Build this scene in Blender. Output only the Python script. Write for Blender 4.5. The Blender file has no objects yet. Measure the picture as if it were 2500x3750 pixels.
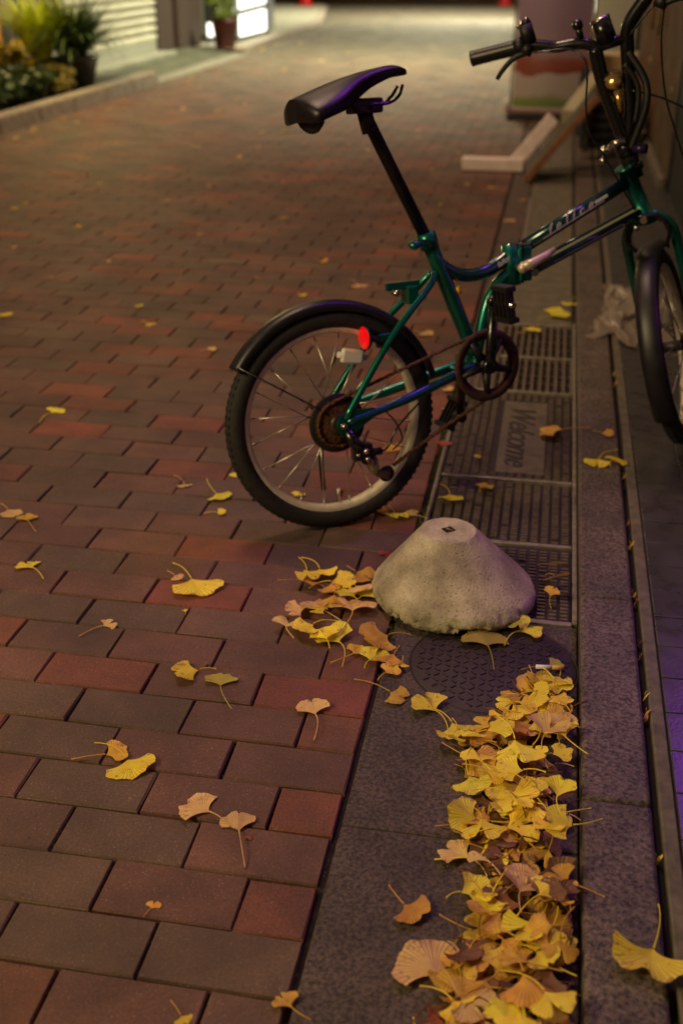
import bpy, bmesh, math, random
import numpy as np
from mathutils import Vector, Matrix
rad = math.radians
sc = bpy.context.scene
COL = sc.collection

# ------------------------------------------------------------------ camera
cd = bpy.data.cameras.new('camera'); cam = bpy.data.objects.new('camera', cd); COL.objects.link(cam)
Rm = Matrix(((0.98390503, -0.08086833, 0.15934619), (0.17867517, 0.43292402, -0.88354512), (0.00246602, 0.89779569, 0.44040528)))
cam.matrix_world = Matrix.Translation((0.24401664, -1.08518462, 1.17731323)) @ Rm.to_4x4()
cd.sensor_fit = 'VERTICAL'; cd.sensor_height = 36; cd.lens = 40.273
cd.clip_start = 0.05; cd.clip_end = 300
cd.dof.use_dof = True; cd.dof.focus_distance = 1.9; cd.dof.aperture_fstop = 3.1
sc.camera = cam

# ------------------------------------------------------------------ world: night sky over a lit street
w = bpy.data.worlds.new('World'); sc.world = w; w.use_nodes = True
nt = w.node_tree; nt.nodes.clear()
sky = nt.nodes.new('ShaderNodeTexSky'); sky.sky_type = 'NISHITA'; sky.sun_disc = False
sky.sun_elevation = rad(-6); sky.sun_rotation = rad(200)
mixw = nt.nodes.new('ShaderNodeMix'); mixw.data_type = 'RGBA'; mixw.blend_type = 'ADD'; mixw.inputs[0].default_value = 1
mixw.inputs[7].default_value = (0.34, 0.21, 0.13, 1)      # city glow
bg = nt.nodes.new('ShaderNodeBackground'); bg.inputs[1].default_value = 0.15
wo = nt.nodes.new('ShaderNodeOutputWorld')
nt.links.new(sky.outputs[0], mixw.inputs[6]); nt.links.new(mixw.outputs[2], bg.inputs[0]); nt.links.new(bg.outputs[0], wo.inputs[0])

def lamp(name, kind, loc, power, color, size=0.3, target=None, size_y=None, spot=None, blend=0.5, spread=None):
    l = bpy.data.lights.new(name, kind); l.energy = power; l.color = color
    if kind == 'AREA':
        l.size = size
        if size_y: l.shape = 'RECTANGLE'; l.size_y = size_y
        if spread: l.spread = rad(spread)
    elif kind in ('POINT', 'SPOT'):
        l.shadow_soft_size = size
        if kind == 'SPOT': l.spot_size = rad(spot); l.spot_blend = blend
    o = bpy.data.objects.new(name, l); COL.objects.link(o); o.location = loc
    if target is not None:
        o.rotation_euler = (Vector(target) - Vector(loc)).to_track_quat('-Z', 'Y').to_euler()
    return o
# shop light falling from the left behind the camera, warm
lamp('shop_window_light', 'AREA', (-2.3, -1.2, 2.3), 62, (1.0, 0.77, 0.40), 0.9, (0.1, 1.0, 0))
# pinkish lamp higher up over the lane
lamp('lane_lamp', 'AREA', (-1.2, 2.4, 4.6), 62, (1.0, 0.66, 0.46), 0.8, (-0.7, 2.4, 0))
lamp('mid_road_fill', 'AREA', (-2.4, 6.8, 4.8), 50, (1.0, 0.66, 0.42), 0.8, (-2.0, 7.2, 0), spread=130)  # unseen fill lamp added to brighten the middle of the road
# purple shop sign on the right
lamp('overhead_neon_light', 'AREA', (0.30, 1.95, 2.55), 0.95, (0.42, 0.03, 1.0), 0.10, (-0.12, 1.32, 0.9), size_y=0.36, spread=60)
lamp('purple_neon_light', 'AREA', (0.80, 1.0, 1.0), 0.55, (0.32, 0.03, 1.0), 0.10, (0.35, 0.5, 0.0), size_y=0.5)
lamp('floor_neon_light', 'AREA', (0.83, 1.25, 0.80), 0.6, (0.34, 0.05, 1.0), 0.30, (0.56, 0.3, 0.0), size_y=0.55, spread=80)
lamp('magenta_neon_light', 'AREA', (0.80, 1.5, 0.7), 0.35, (0.75, 0.04, 0.75), 0.10, (0.4, 0.6, 0.0), size_y=0.5)
# bright lamps over the far end of the lane
lamp('far_street_lamp_a', 'AREA', (-1.5, 23.0, 6.0), 600, (1.0, 0.98, 0.66), 1.2, (-1.6, 22.5, 0), spread=110)
lamp('far_street_lamp_b', 'AREA', (-1.4, 13.5, 5.2), 300, (1.0, 0.95, 0.60), 0.9, (-2.0, 13.0, 0), spread=105)
lamp('far_shop_light', 'AREA', (0.2, 22.5, 1.3), 60, (1.0, 1.0, 0.86), 1.0, (-1.6, 22.0, 0), size_y=2.0, spread=100)
lamp('left_orange_sign_light', 'POINT', (-3.65, 8.3, 1.45), 46, (1.0, 0.80, 0.26), 0.15)
sc.view_settings.view_transform = 'Standard'; sc.view_settings.look = 'None'
sc.view_settings.exposure = 0.36; sc.view_settings.gamma = 1.0
try:
    sc.cycles.use_adaptive_sampling = True; sc.cycles.sample_clamp_indirect = 4
except Exception: pass

# ------------------------------------------------------------------ materials
MATS = {}
def nmat(name):
    m = bpy.data.materials.new(name); m.use_nodes = True; n = m.node_tree
    return m, n, n.nodes['Principled BSDF']
def mat(name, col, rough=0.5, metal=0.0, noise=0.0, scale=30, bump=0.0, coat=0.0, spec=0.5, sub=None, alpha=None, detail=4, bscale=None, rvar=0.0, emit=None, estr=0, trans=0.0):
    if name in MATS: return MATS[name]
    m, n, b = nmat(name)
    b.inputs['Base Color'].default_value = (*col, 1); b.inputs['Roughness'].default_value = rough
    b.inputs['Metallic'].default_value = metal; b.inputs['Coat Weight'].default_value = coat
    b.inputs['Coat Roughness'].default_value = 0.12
    b.inputs['Specular IOR Level'].default_value = spec
    tc = n.nodes.new('ShaderNodeTexCoord')
    if noise > 0 or rvar > 0:
        t = n.nodes.new('ShaderNodeTexNoise'); t.inputs['Scale'].default_value = scale; t.inputs['Detail'].default_value = detail
        n.links.new(tc.outputs['Object'], t.inputs['Vector'])
    if noise > 0:
        r = n.nodes.new('ShaderNodeMapRange'); r.inputs[1].default_value = 0.3; r.inputs[2].default_value = 0.7
        r.inputs[3].default_value = 1 - noise; r.inputs[4].default_value = 1 + noise
        n.links.new(t.outputs[0], r.inputs[0])
        x = n.nodes.new('ShaderNodeVectorMath'); x.operation = 'SCALE'; x.inputs[0].default_value = col
        n.links.new(r.outputs[0], x.inputs['Scale']); n.links.new(x.outputs[0], b.inputs['Base Color'])
    if rvar > 0:
        r2 = n.nodes.new('ShaderNodeMapRange'); r2.inputs[3].default_value = max(0.02, rough - rvar); r2.inputs[4].default_value = min(1, rough + rvar)
        n.links.new(t.outputs[0], r2.inputs[0]); n.links.new(r2.outputs[0], b.inputs['Roughness'])
    if bump > 0:
        t2 = n.nodes.new('ShaderNodeTexNoise'); t2.inputs['Scale'].default_value = bscale or scale * 2; t2.inputs['Detail'].default_value = 5
        n.links.new(tc.outputs['Object'], t2.inputs['Vector'])
        bp = n.nodes.new('ShaderNodeBump'); bp.inputs['Strength'].default_value = bump; bp.inputs['Distance'].default_value = 0.004
        n.links.new(t2.outputs[0], bp.inputs['Height']); n.links.new(bp.outputs[0], b.inputs['Normal'])
    if emit:
        b.inputs['Emission Color'].default_value = (*emit, 1); b.inputs['Emission Strength'].default_value = estr
    if alpha is not None: b.inputs['Alpha'].default_value = alpha
    if trans: b.inputs['Transmission Weight'].default_value = trans
    MATS[name] = m; return m

def granite_mat(name, c0, c1, scale=260, rough=0.72, patch=0.25):
    m, n, b = nmat(name)
    tc = n.nodes.new('ShaderNodeTexCoord')
    v = n.nodes.new('ShaderNodeTexNoise'); v.inputs['Scale'].default_value = scale; v.inputs['Detail'].default_value = 3; v.inputs['Roughness'].default_value = 0.7
    n.links.new(tc.outputs['Object'], v.inputs['Vector'])
    cr = n.nodes.new('ShaderNodeValToRGB'); cr.color_ramp.elements[0].position = 0.36; cr.color_ramp.elements[1].position = 0.66
    cr.color_ramp.elements[0].color = (*c0, 1); cr.color_ramp.elements[1].color = (*c1, 1)
    n.links.new(v.outputs[0], cr.inputs[0])
    v2 = n.nodes.new('ShaderNodeTexNoise'); v2.inputs['Scale'].default_value = 9; v2.inputs['Detail'].default_value = 5
    n.links.new(tc.outputs['Object'], v2.inputs['Vector'])
    r = n.nodes.new('ShaderNodeMapRange'); r.inputs[1].default_value = .3; r.inputs[2].default_value = .7; r.inputs[3].default_value = 1 - patch; r.inputs[4].default_value = 1 + patch
    n.links.new(v2.outputs[0], r.inputs[0])
    x = n.nodes.new('ShaderNodeVectorMath'); x.operation = 'SCALE'
    n.links.new(cr.outputs[0], x.inputs[0]); n.links.new(r.outputs[0], x.inputs['Scale']); n.links.new(x.outputs[0], b.inputs['Base Color'])
    b.inputs['Roughness'].default_value = rough
    bp = n.nodes.new('ShaderNodeBump'); bp.inputs['Strength'].default_value = 0.5; bp.inputs['Distance'].default_value = 0.002
    n.links.new(v.outputs[0], bp.inputs['Height']); n.links.new(bp.outputs[0], b.inputs['Normal'])
    MATS[name] = m; return m

def brick_mat():
    m, n, b = nmat('brick_paver')
    at = n.nodes.new('ShaderNodeAttribute'); at.attribute_name = 'bcol'
    tc = n.nodes.new('ShaderNodeTexCoord')
    v = n.nodes.new('ShaderNodeTexNoise'); v.inputs['Scale'].default_value = 210; v.inputs['Detail'].default_value = 4; v.inputs['Roughness'].default_value = 0.75
    n.links.new(tc.outputs['Object'], v.inputs['Vector'])
    r = n.nodes.new('ShaderNodeMapRange'); r.inputs[1].default_value = .3; r.inputs[2].default_value = .7; r.inputs[3].default_value = .68; r.inputs[4].default_value = 1.34
    n.links.new(v.outputs[0], r.inputs[0])
    v2 = n.nodes.new('ShaderNodeTexNoise'); v2.inputs['Scale'].default_value = 14; v2.inputs['Detail'].default_value = 4
    n.links.new(tc.outputs['Object'], v2.inputs['Vector'])
    r2 = n.nodes.new('ShaderNodeMapRange'); r2.inputs[1].default_value = .3; r2.inputs[2].default_value = .7; r2.inputs[3].default_value = .82; r2.inputs[4].default_value = 1.18
    n.links.new(v2.outputs[0], r2.inputs[0])
    mu = n.nodes.new('ShaderNodeMath'); mu.operation = 'MULTIPLY'; n.links.new(r.outputs[0], mu.inputs[0]); n.links.new(r2.outputs[0], mu.inputs[1])
    x = n.nodes.new('ShaderNodeVectorMath'); x.operation = 'SCALE'
    n.links.new(at.outputs['Color'], x.inputs[0]); n.links.new(mu.outputs[0], x.inputs['Scale'])
    # worn pale grains
    v3 = n.nodes.new('ShaderNodeTexNoise'); v3.inputs['Scale'].default_value = 420; v3.inputs['Detail'].default_value = 1
    n.links.new(tc.outputs['Object'], v3.inputs['Vector'])
    r3 = n.nodes.new('ShaderNodeMapRange'); r3.inputs[1].default_value = .70; r3.inputs[2].default_value = .76; r3.inputs[3].default_value = 0; r3.inputs[4].default_value = .5
    n.links.new(v3.outputs[0], r3.inputs[0])
    mx = n.nodes.new('ShaderNodeMix'); mx.data_type = 'RGBA'; n.links.new(r3.outputs[0], mx.inputs[0]); n.links.new(x.outputs[0], mx.inputs[6]); mx.inputs[7].default_value = (.5, .42, .36, 1)
    n.links.new(mx.outputs[2], b.inputs['Base Color'])
    v5 = n.nodes.new('ShaderNodeTexNoise'); v5.inputs['Scale'].default_value = 3.2; v5.inputs['Detail'].default_value = 7; v5.inputs['Roughness'].default_value = .65; n.links.new(tc.outputs['Object'], v5.inputs['Vector'])
    r5 = n.nodes.new('ShaderNodeMapRange'); r5.inputs[1].default_value = .38; r5.inputs[2].default_value = .62; r5.inputs[3].default_value = .64; r5.inputs[4].default_value = 1.16; n.links.new(v5.outputs[0], r5.inputs[0])
    x5 = n.nodes.new('ShaderNodeVectorMath'); x5.operation = 'SCALE'; n.links.new(mx.outputs[2], x5.inputs[0]); n.links.new(r5.outputs[0], x5.inputs['Scale']); n.links.new(x5.outputs[0], b.inputs['Base Color'])
    rr = n.nodes.new('ShaderNodeMapRange'); rr.inputs[3].default_value = .58; rr.inputs[4].default_value = .8
    n.links.new(v2.outputs[0], rr.inputs[0]); n.links.new(rr.outputs[0], b.inputs['Roughness'])
    bp = n.nodes.new('ShaderNodeBump'); bp.inputs['Strength'].default_value = .9; bp.inputs['Distance'].default_value = .0022
    n.links.new(v.outputs[0], bp.inputs['Height']); n.links.new(bp.outputs[0], b.inputs['Normal'])
    return m

LCOL = {'y': ((0.95, 0.80, 0.06), (0.88, 0.64, 0.04)), 'o': ((0.80, 0.48, 0.05), (0.60, 0.30, 0.05)), 'p': ((0.86, 0.58, 0.20), (0.70, 0.40, 0.17)),  # peach pair: pink light on yellow leaves, put into the colour
        'g': ((0.42, 0.38, 0.05), (0.50, 0.40, 0.06)), 'b': ((0.26, 0.11, 0.045), (0.14, 0.07, 0.04)), 'r': ((0.48, 0.12, 0.05), (0.36, 0.08, 0.05))}
def leaf_mat(k):
    nm = 'leaf_' + k
    if nm in MATS: return MATS[nm]
    m, n, b = nmat(nm)
    at = n.nodes.new('ShaderNodeAttribute'); at.attribute_name = 'lf'     # x: radius 0..1, y: angle, z: random
    sp = n.nodes.new('ShaderNodeSeparateXYZ'); n.links.new(at.outputs['Vector'], sp.inputs[0])
    tc = n.nodes.new('ShaderNodeTexCoord'); oi = n.nodes.new('ShaderNodeObjectInfo')
    v = n.nodes.new('ShaderNodeTexNoise'); v.noise_dimensions = '4D'; v.inputs['Scale'].default_value = 45; v.inputs['Detail'].default_value = 4
    n.links.new(tc.outputs['Object'], v.inputs['Vector'])
    mw = n.nodes.new('ShaderNodeMath'); mw.operation = 'MULTIPLY'; mw.inputs[1].default_value = 40; n.links.new(oi.outputs['Random'], mw.inputs[0]); n.links.new(mw.outputs[0], v.inputs['W'])
    cr = n.nodes.new('ShaderNodeValToRGB'); cr.color_ramp.elements[0].position = .38; cr.color_ramp.elements[1].position = .66
    cr.color_ramp.elements[0].color = (*LCOL[k][0], 1); cr.color_ramp.elements[1].color = (*LCOL[k][1], 1)
    n.links.new(v.outputs[0], cr.inputs[0])
    hs = n.nodes.new('ShaderNodeHueSaturation')
    rh = n.nodes.new('ShaderNodeMapRange'); rh.inputs[3].default_value = .485; rh.inputs[4].default_value = .512; n.links.new(oi.outputs['Random'], rh.inputs[0]); n.links.new(rh.outputs[0], hs.inputs['Hue'])
    m2 = n.nodes.new('ShaderNodeMath'); m2.operation = 'FRACT'; m3 = n.nodes.new('ShaderNodeMath'); m3.operation = 'MULTIPLY'; m3.inputs[1].default_value = 7.3
    n.links.new(oi.outputs['Random'], m3.inputs[0]); n.links.new(m3.outputs[0], m2.inputs[0])
    rv = n.nodes.new('ShaderNodeMapRange'); rv.inputs[3].default_value = .85; rv.inputs[4].default_value = 1.2; n.links.new(m2.outputs[0], rv.inputs[0]); n.links.new(rv.outputs[0], hs.inputs['Value'])
    n.links.new(cr.outputs[0], hs.inputs['Color'])
    vs_ = n.nodes.new('ShaderNodeTexNoise'); vs_.noise_dimensions = '4D'; vs_.inputs['Scale'].default_value = 110; vs_.inputs['Detail'].default_value = 3
    n.links.new(tc.outputs['Object'], vs_.inputs['Vector']); n.links.new(mw.outputs[0], vs_.inputs['W'])
    ra = n.nodes.new('ShaderNodeMath'); ra.operation = 'MULTIPLY_ADD'; ra.inputs[1].default_value = .14; n.links.new(sp.outputs[0], ra.inputs[0]); n.links.new(vs_.outputs[0], ra.inputs[2])
    rs_ = n.nodes.new('ShaderNodeMapRange'); rs_.inputs[1].default_value = .68; rs_.inputs[2].default_value = .80; rs_.inputs[3].default_value = 0; rs_.inputs[4].default_value = .75; n.links.new(ra.outputs[0], rs_.inputs[0])
    vm = n.nodes.new('ShaderNodeMath'); vm.operation = 'MULTIPLY'; vm.inputs[1].default_value = 150; n.links.new(sp.outputs[1], vm.inputs[0])
    vsn = n.nodes.new('ShaderNodeMath'); vsn.operation = 'SINE'; n.links.new(vm.outputs[0], vsn.inputs[0])
    vr = n.nodes.new('ShaderNodeMapRange'); vr.inputs[1].default_value = -1; vr.inputs[2].default_value = 1; vr.inputs[3].default_value = .80; vr.inputs[4].default_value = 1.08; n.links.new(vsn.outputs[0], vr.inputs[0])
    vx = n.nodes.new('ShaderNodeVectorMath'); vx.operation = 'SCALE'; n.links.new(hs.outputs[0], vx.inputs[0]); n.links.new(vr.outputs[0], vx.inputs['Scale'])
    mb_ = n.nodes.new('ShaderNodeMix'); mb_.data_type = 'RGBA'; n.links.new(rs_.outputs[0], mb_.inputs[0]); n.links.new(vx.outputs[0], mb_.inputs[6]); mb_.inputs[7].default_value = (.30, .13, .04, 1)
    # fine radiating veins
    wv = n.nodes.new('ShaderNodeMath'); wv.operation = 'MULTIPLY'; wv.inputs[1].default_value = 120; n.links.new(sp.outputs[1], wv.inputs[0])
    sn = n.nodes.new('ShaderNodeMath'); sn.operation = 'SINE'; n.links.new(wv.outputs[0], sn.inputs[0])
    bp = n.nodes.new('ShaderNodeBump'); bp.inputs['Strength'].default_value = .35; bp.inputs['Distance'].default_value = .0006
    n.links.new(sn.outputs[0], bp.inputs['Height']); n.links.new(bp.outputs[0], b.inputs['Normal'])
    n.links.new(mb_.outputs[2], b.inputs['Base Color']); b.inputs['Roughness'].default_value = .52; b.inputs['Specular IOR Level'].default_value = .4
    tr = n.nodes.new('ShaderNodeBsdfTranslucent'); n.links.new(mb_.outputs[2], tr.inputs[0])
    ms = n.nodes.new('ShaderNodeMixShader'); ms.inputs[0].default_value = .25
    out = n.nodes['Material Output']; n.links.new(b.outputs[0], ms.inputs[1]); n.links.new(tr.outputs[0], ms.inputs[2]); n.links.new(ms.outputs[0], out.inputs[0])
    MATS[nm] = m; return m

# ------------------------------------------------------------------ mesh helpers
def link(name, me, m=None, parent=None, smooth=False):
    o = bpy.data.objects.new(name, me); COL.objects.link(o)
    if m is not None and not me.materials:
        for q in (m if isinstance(m, (list, tuple)) else [m]): me.materials.append(q)
    if smooth:
        me.polygons.foreach_set('use_smooth', [True] * len(me.polygons))
    if parent is not None:
        o.parent = parent
        off = Vector((0, 0, 0)); p = parent
        while p is not None: off += p.location; p = p.parent
        me.transform(Matrix.Translation(-off))
    return o
def tag(o, label=None, cat=None, group=None, kind=None):
    if label: o['label'] = label
    if cat: o['category'] = cat
    if group: o['group'] = group
    if kind: o['kind'] = kind
    return o
def thing(name, label, cat, loc, group=None):
    o = bpy.data.objects.new(name, None); COL.objects.link(o); o.location = loc; o.empty_display_size = 0.05
    return tag(o, label, cat, group)
class MB:
    def __init__(s): s.bm = bmesh.new()
    def box(s, lo, hi, bevel=0, mi=0, rot=None, c=None):
        lo = Vector(lo); hi = Vector(hi)
        r = bmesh.ops.create_cube(s.bm, size=1); vs = r['verts']
        d = hi - lo; ce = (lo + hi) / 2
        for v in vs:
            v.co = Vector((v.co.x * d.x, v.co.y * d.y, v.co.z * d.z))
            if rot is not None: v.co = rot @ v.co
            v.co += ce
        fs = list({f for v in vs for f in v.link_faces})
        for f in fs: f.material_index = mi
        if bevel > 0:
            es = list({e for v in vs for e in v.link_edges})
            rr = bmesh.ops.bevel(s.bm, geom=es, offset=bevel, segments=2, affect='EDGES', profile=.6)
            for f in rr['faces']: f.material_index = mi; f.smooth = True
        return s
    def quadbox(s, P, bevel=0):   # 8 corners (0-3 bottom ring, 4-7 top ring)
        vs = [s.bm.verts.new(p) for p in P]
        for a in ((3, 2, 1, 0), (4, 5, 6, 7), (0, 1, 5, 4), (1, 2, 6, 5), (2, 3, 7, 6), (3, 0, 4, 7)): s.bm.faces.new([vs[i] for i in a])
        if bevel:
            es = list({e for v in vs for e in v.link_edges})
            bmesh.ops.bevel(s.bm, geom=es, offset=bevel, segments=2, affect='EDGES')
        return s
    def tube(s, pts, r, seg=14, cap=True, flat=None):
        pts = [Vector(p) for p in pts]; n = len(pts)
        rs = r if isinstance(r, (list, tuple)) else [r] * n
        rings = []; up = None
        for i, p in enumerate(pts):
            t = (pts[min(i + 1, n - 1)] - pts[max(i - 1, 0)]).normalized()
            if up is None:
                up = t.orthogonal().normalized()
            else:
                up = (up - t * up.dot(t)).normalized()
            b = t.cross(up)
            rings.append([s.bm.verts.new(p + (up * math.cos(a) + b * math.sin(a)) * rs[i]) for a in [2 * math.pi * k / seg for k in range(seg)]])
        for i in range(n - 1):
            for k in range(seg):
                f = s.bm.faces.new([rings[i][k], rings[i][(k + 1) % seg], rings[i + 1][(k + 1) % seg], rings[i + 1][k]]); f.smooth = True
        if cap:
            s.bm.faces.new(rings[0][::-1]); s.bm.faces.new(rings[-1])
        return s
    def lathe(s, c, ax, prof, seg=48, closed=False, x=None, smooth=True):
        """prof: (radius, along axis) pairs"""
        c = Vector(c); ax = Vector(ax).normalized(); x = Vector(x).normalized() if x is not None else ax.orthogonal().normalized(); y = ax.cross(x)
        rings = []
        for r, h in prof:
            rings.append([s.bm.verts.new(c + ax * h + (x * math.cos(a) + y * math.sin(a)) * max(r, 1e-5)) for a in [2 * math.pi * k / seg for k in range(seg)]])
        m = len(prof)
        for i in range(m if closed else m - 1):
            j = (i + 1) % m
            for k in range(seg):
                f = s.bm.faces.new([rings[i][k], rings[i][(k + 1) % seg], rings[j][(k + 1) % seg], rings[j][k]]); f.smooth = smooth
        return s
    def sphere(s, c, r, sx=1, sy=1, sz=1, seg=14):
        q = bmesh.ops.create_uvsphere(s.bm, u_segments=seg, v_segments=max(6, seg // 2), radius=r)
        for v in q['verts']: v.co = Vector((v.co.x * sx, v.co.y * sy, v.co.z * sz)) + Vector(c)
        for f in {f for v in q['verts'] for f in v.link_faces}: f.smooth = True
        return s
    def done(s, name, m, parent=None, recalc=True):
        if recalc: bmesh.ops.recalc_face_normals(s.bm, faces=s.bm.faces)
        me = bpy.data.meshes.new(name); s.bm.to_mesh(me); s.bm.free()
        return link(name, me, m, parent)
def spline(pts, n=8):
    P = [Vector(p) for p in pts]; out = []
    for i in range(len(P) - 1):
        p0 = P[max(i - 1, 0)]; p1 = P[i]; p2 = P[i + 1]; p3 = P[min(i + 2, len(P) - 1)]
        for k in range(n):
            t = k / n
            out.append(0.5 * ((2 * p1) + (p2 - p0) * t + (2 * p0 - 5 * p1 + 4 * p2 - p3) * t * t + (3 * p1 - p0 - 3 * p2 + p3) * t ** 3))
    out.append(P[-1]); return out
def rawmesh(name, V, F, m, parent=None, attr=None, kind=None, smooth=False):
    me = bpy.data.meshes.new(name)
    V = np.asarray(V, dtype=np.float32); me.from_pydata(V.tolist(), [], F if isinstance(F, list) else F.tolist()); me.update()
    o = link(name, me, m, parent, smooth)
    if attr is not None:
        an, data = attr
        a = me.attributes.new(an, 'FLOAT_VECTOR' if an == 'lf' else 'FLOAT_COLOR', 'POINT')
        if an == 'lf': a.data.foreach_set('vector', np.asarray(data, dtype=np.float32).ravel())
        else: a.data.foreach_set('color', np.asarray(data, dtype=np.float32).ravel())
    if kind: o['kind'] = kind
    return o

# ------------------------------------------------------------------ ground
rng = random.Random(7)
m_grout = mat('paver_joint_sand', (0.030, 0.022, 0.014), .95, noise=.5, scale=60, bump=.5)
mb = MB(); mb.bm.faces.new([mb.bm.verts.new(p) for p in ((-60, -12, -.012), (60, -12, -.012), (60, 120, -.012), (-60, 120, -.012))]); g = mb.done('ground', m_grout); g['kind'] = 'structure'

def road_left(y):
    if y < 10.3: return -3.62 if y > 6 else -3.62 + (6 - y) * .06
    if y < 14: return -3.62
    return -3.72 - (y - 14) * .055 - max(0, y - 21) * .12
RED = {(0, -.25), (2, -.25), (4, -.25), (-2, -2), (5, -.5), (5, -2.5), (6, -4), (3, -3.5), (8, -2), (10, -2), (13, -5.5), (14, -3), (17, -3.5), (16, -5), (18, -5), (19, -5.5), (21, -5.5), (6, -.25), (12, -1), (13, -.5), (14, -1), (15, -.5), (16, -1), (16, -.25), (14, -.25), (17, -.5), (17, -1.5), (18, -1), (19, -.5), (19, -1.5), (20, -1), (20, -.25), (21, -.5), (12, -.25), (22, -1), (23, -.5), (23, -4.5), (24, -1), (25, -2.5), (26, -6), (27, -4.5), (28, -2), (29, -8), (30, -6)}
KNOWN = 22
def bricks():
    V = []; F = []; Cc = []
    gap = .0019; top = 0.0; bv = .0022
    for row in range(-8, 300):
        y0 = row * .1; y1 = y0 + .1
        xl = road_left(y0)
        us = []
        if row % 2 == 0: us.append((-.5, 0)); u = -.5
        else: u = 0
        while u * .2 > xl:
            us.append((u - 1, u)); u -= 1
        for a, b in us:
            x0 = a * .2; x1 = b * .2
            if x1 < xl: continue
            x0 = max(x0, xl)
            cen = (a + b) / 2
            r = rng.random()
            isred = (row, cen) in RED or (row >= KNOWN and r < .17) or (row < KNOWN and cen < -6 and r < .15)
            if isred: c = (.168 + rng.uniform(-.025, .025), .053 + rng.uniform(-.006, .006), .030)
            else:
                t = rng.random(); br = rng.uniform(.86, 1.16)
                c0 = (.112, .056, .038); c1 = (.126, .055, .037); c2 = (.106, .060, .038)
                c = [x * br for x in (c0, c1, c2)[int(t * 3)]]
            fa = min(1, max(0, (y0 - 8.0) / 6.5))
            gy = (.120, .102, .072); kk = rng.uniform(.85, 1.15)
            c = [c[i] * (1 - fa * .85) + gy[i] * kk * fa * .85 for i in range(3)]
            dz = rng.uniform(-.0012, .0012); tx = rng.uniform(-.0009, .0009); ty = rng.uniform(-.0009, .0009)
            jx = rng.uniform(-.0012, .0012); jy = rng.uniform(-.001, .001)
            X0, X1, Y0, Y1 = x0 + gap + jx, x1 - gap + jx, y0 + gap + jy, y1 - gap + jy
            k = len(V)
            for (bx, z) in ((0, -.011), (0, -.003), (bv, 0)):
                for (px, py, sx, sy) in ((X0 + bx, Y0 + bx, -1, -1), (X1 - bx, Y0 + bx, 1, -1), (X1 - bx, Y1 - bx, 1, 1), (X0 + bx, Y1 - bx, -1, 1)):
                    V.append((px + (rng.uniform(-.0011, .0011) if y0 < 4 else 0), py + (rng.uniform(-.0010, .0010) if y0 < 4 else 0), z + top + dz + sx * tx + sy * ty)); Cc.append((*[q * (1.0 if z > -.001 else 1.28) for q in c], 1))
            F.append((k + 8, k + 9, k + 10, k + 11))
            for l in (0, 4):
                for q in range(4):
                    F.append((k + l + q, k + l + (q + 1) % 4, k + l + 4 + (q + 1) % 4, k + l + 4 + q))
    rawmesh('brick_road', V, F, brick_mat(), attr=('bcol', Cc), kind='structure')
bricks()

m_gran = granite_mat('granite_slab', (.016, .010, .008), (.104, .071, .052), 150, patch=.4)
m_kerb = granite_mat('kerb_granite', (.022, .014, .011), (.165, .122, .092), 150, patch=.3)
m_conc = mat('drain_concrete', (.13, .11, .075), .85, noise=.3, scale=18, bump=.4, bscale=120)
# near gutter slab with round hole region simply under the lid
mb = MB()
mb.box((.008, -.8, -.03), (.3568, .2295, -.001), .003); mb.box((.008, .2315, -.03), (.3568, .860, -.001), .003)
o = mb.done('gutter_slab', m_gran); o['kind'] = 'structure'
mb = MB(); mb.box((.125, 2.88, -.03), (.345, 6.6, .0), .004); mb.box((.125, 6.61, -.03), (.345, 28, -.002), .004)
o = mb.done('gutter_concrete', m_conc); o['kind'] = 'structure'
# bricks strip between road edge and the narrow gutter further on
mb = MB(); mb.box((.012, 2.2, -.03), (.119, 28, -.002), .003); o = mb.done('gutter_edge_strip', mat('dark_concrete', (.085, .055, .042), .8, noise=.35, scale=25, bump=.4)); o['kind'] = 'structure'
# moss and dirt in the joint next to the drain: ground cover
V = []; F = []; r2 = random.Random(3)
for i in range(2600):
    y = r2.uniform(.75, 2.3); x = r2.gauss(.008, .006) if r2.random() < .7 else r2.gauss(.352, .003)
    if r2.random() > .35 + .6 * abs(math.sin(y * 3.1)): continue
    s = r2.uniform(.001, .0032); a = r2.uniform(0, 6.28); k = len(V); h = r2.uniform(.0, .005)
    V += [(x + s * math.cos(a), y + s * math.sin(a), -.003), (x - s * math.cos(a), y - s * math.sin(a), -.003), (x + r2.uniform(-1, 1) * s, y + r2.uniform(-1, 1) * s, .001 + h)]; F.append((k, k + 1, k + 2))
o = rawmesh('joint_moss', V, F, mat('moss', (.075, .085, .018), .9, noise=.4, scale=60)); tag(o, 'green moss and grit growing in the joints beside the drain', 'moss', kind='stuff')

# sand and grit in the paver joints and on the slabs near the camera
V = []; F = []; r2 = random.Random(11)
for i in range(5200):
    y = -.45 + 2.9 * r2.random() ** 1.3; x = r2.uniform(-1.3, .0)
    m = r2.random()
    if m < .5: y = round(y / .1) * .1 + r2.gauss(0, .0018)
    elif m < .8:
        row = math.floor(y / .1); x = (round(x / .2 - (.5 if row % 2 == 0 else 0)) + (.5 if row % 2 == 0 else 0)) * .2 + r2.gauss(0, .0018)
    elif m > .93: x = r2.uniform(0, .355)
    s_ = r2.uniform(.0006, .0019); a = r2.uniform(0, 6.28); k = len(V); z0 = -.006 if m < .8 else .0
    V += [(x + s_ * math.cos(a), y + s_ * math.sin(a), z0), (x + s_ * math.cos(a + 2.1), y + s_ * math.sin(a + 2.1), z0), (x + s_ * math.cos(a + 4.2), y + s_ * math.sin(a + 4.2), z0), (x, y, z0 + s_ * 1.4)]
    F += [(k, k + 1, k + 3), (k + 1, k + 2, k + 3), (k + 2, k, k + 3)]
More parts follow.
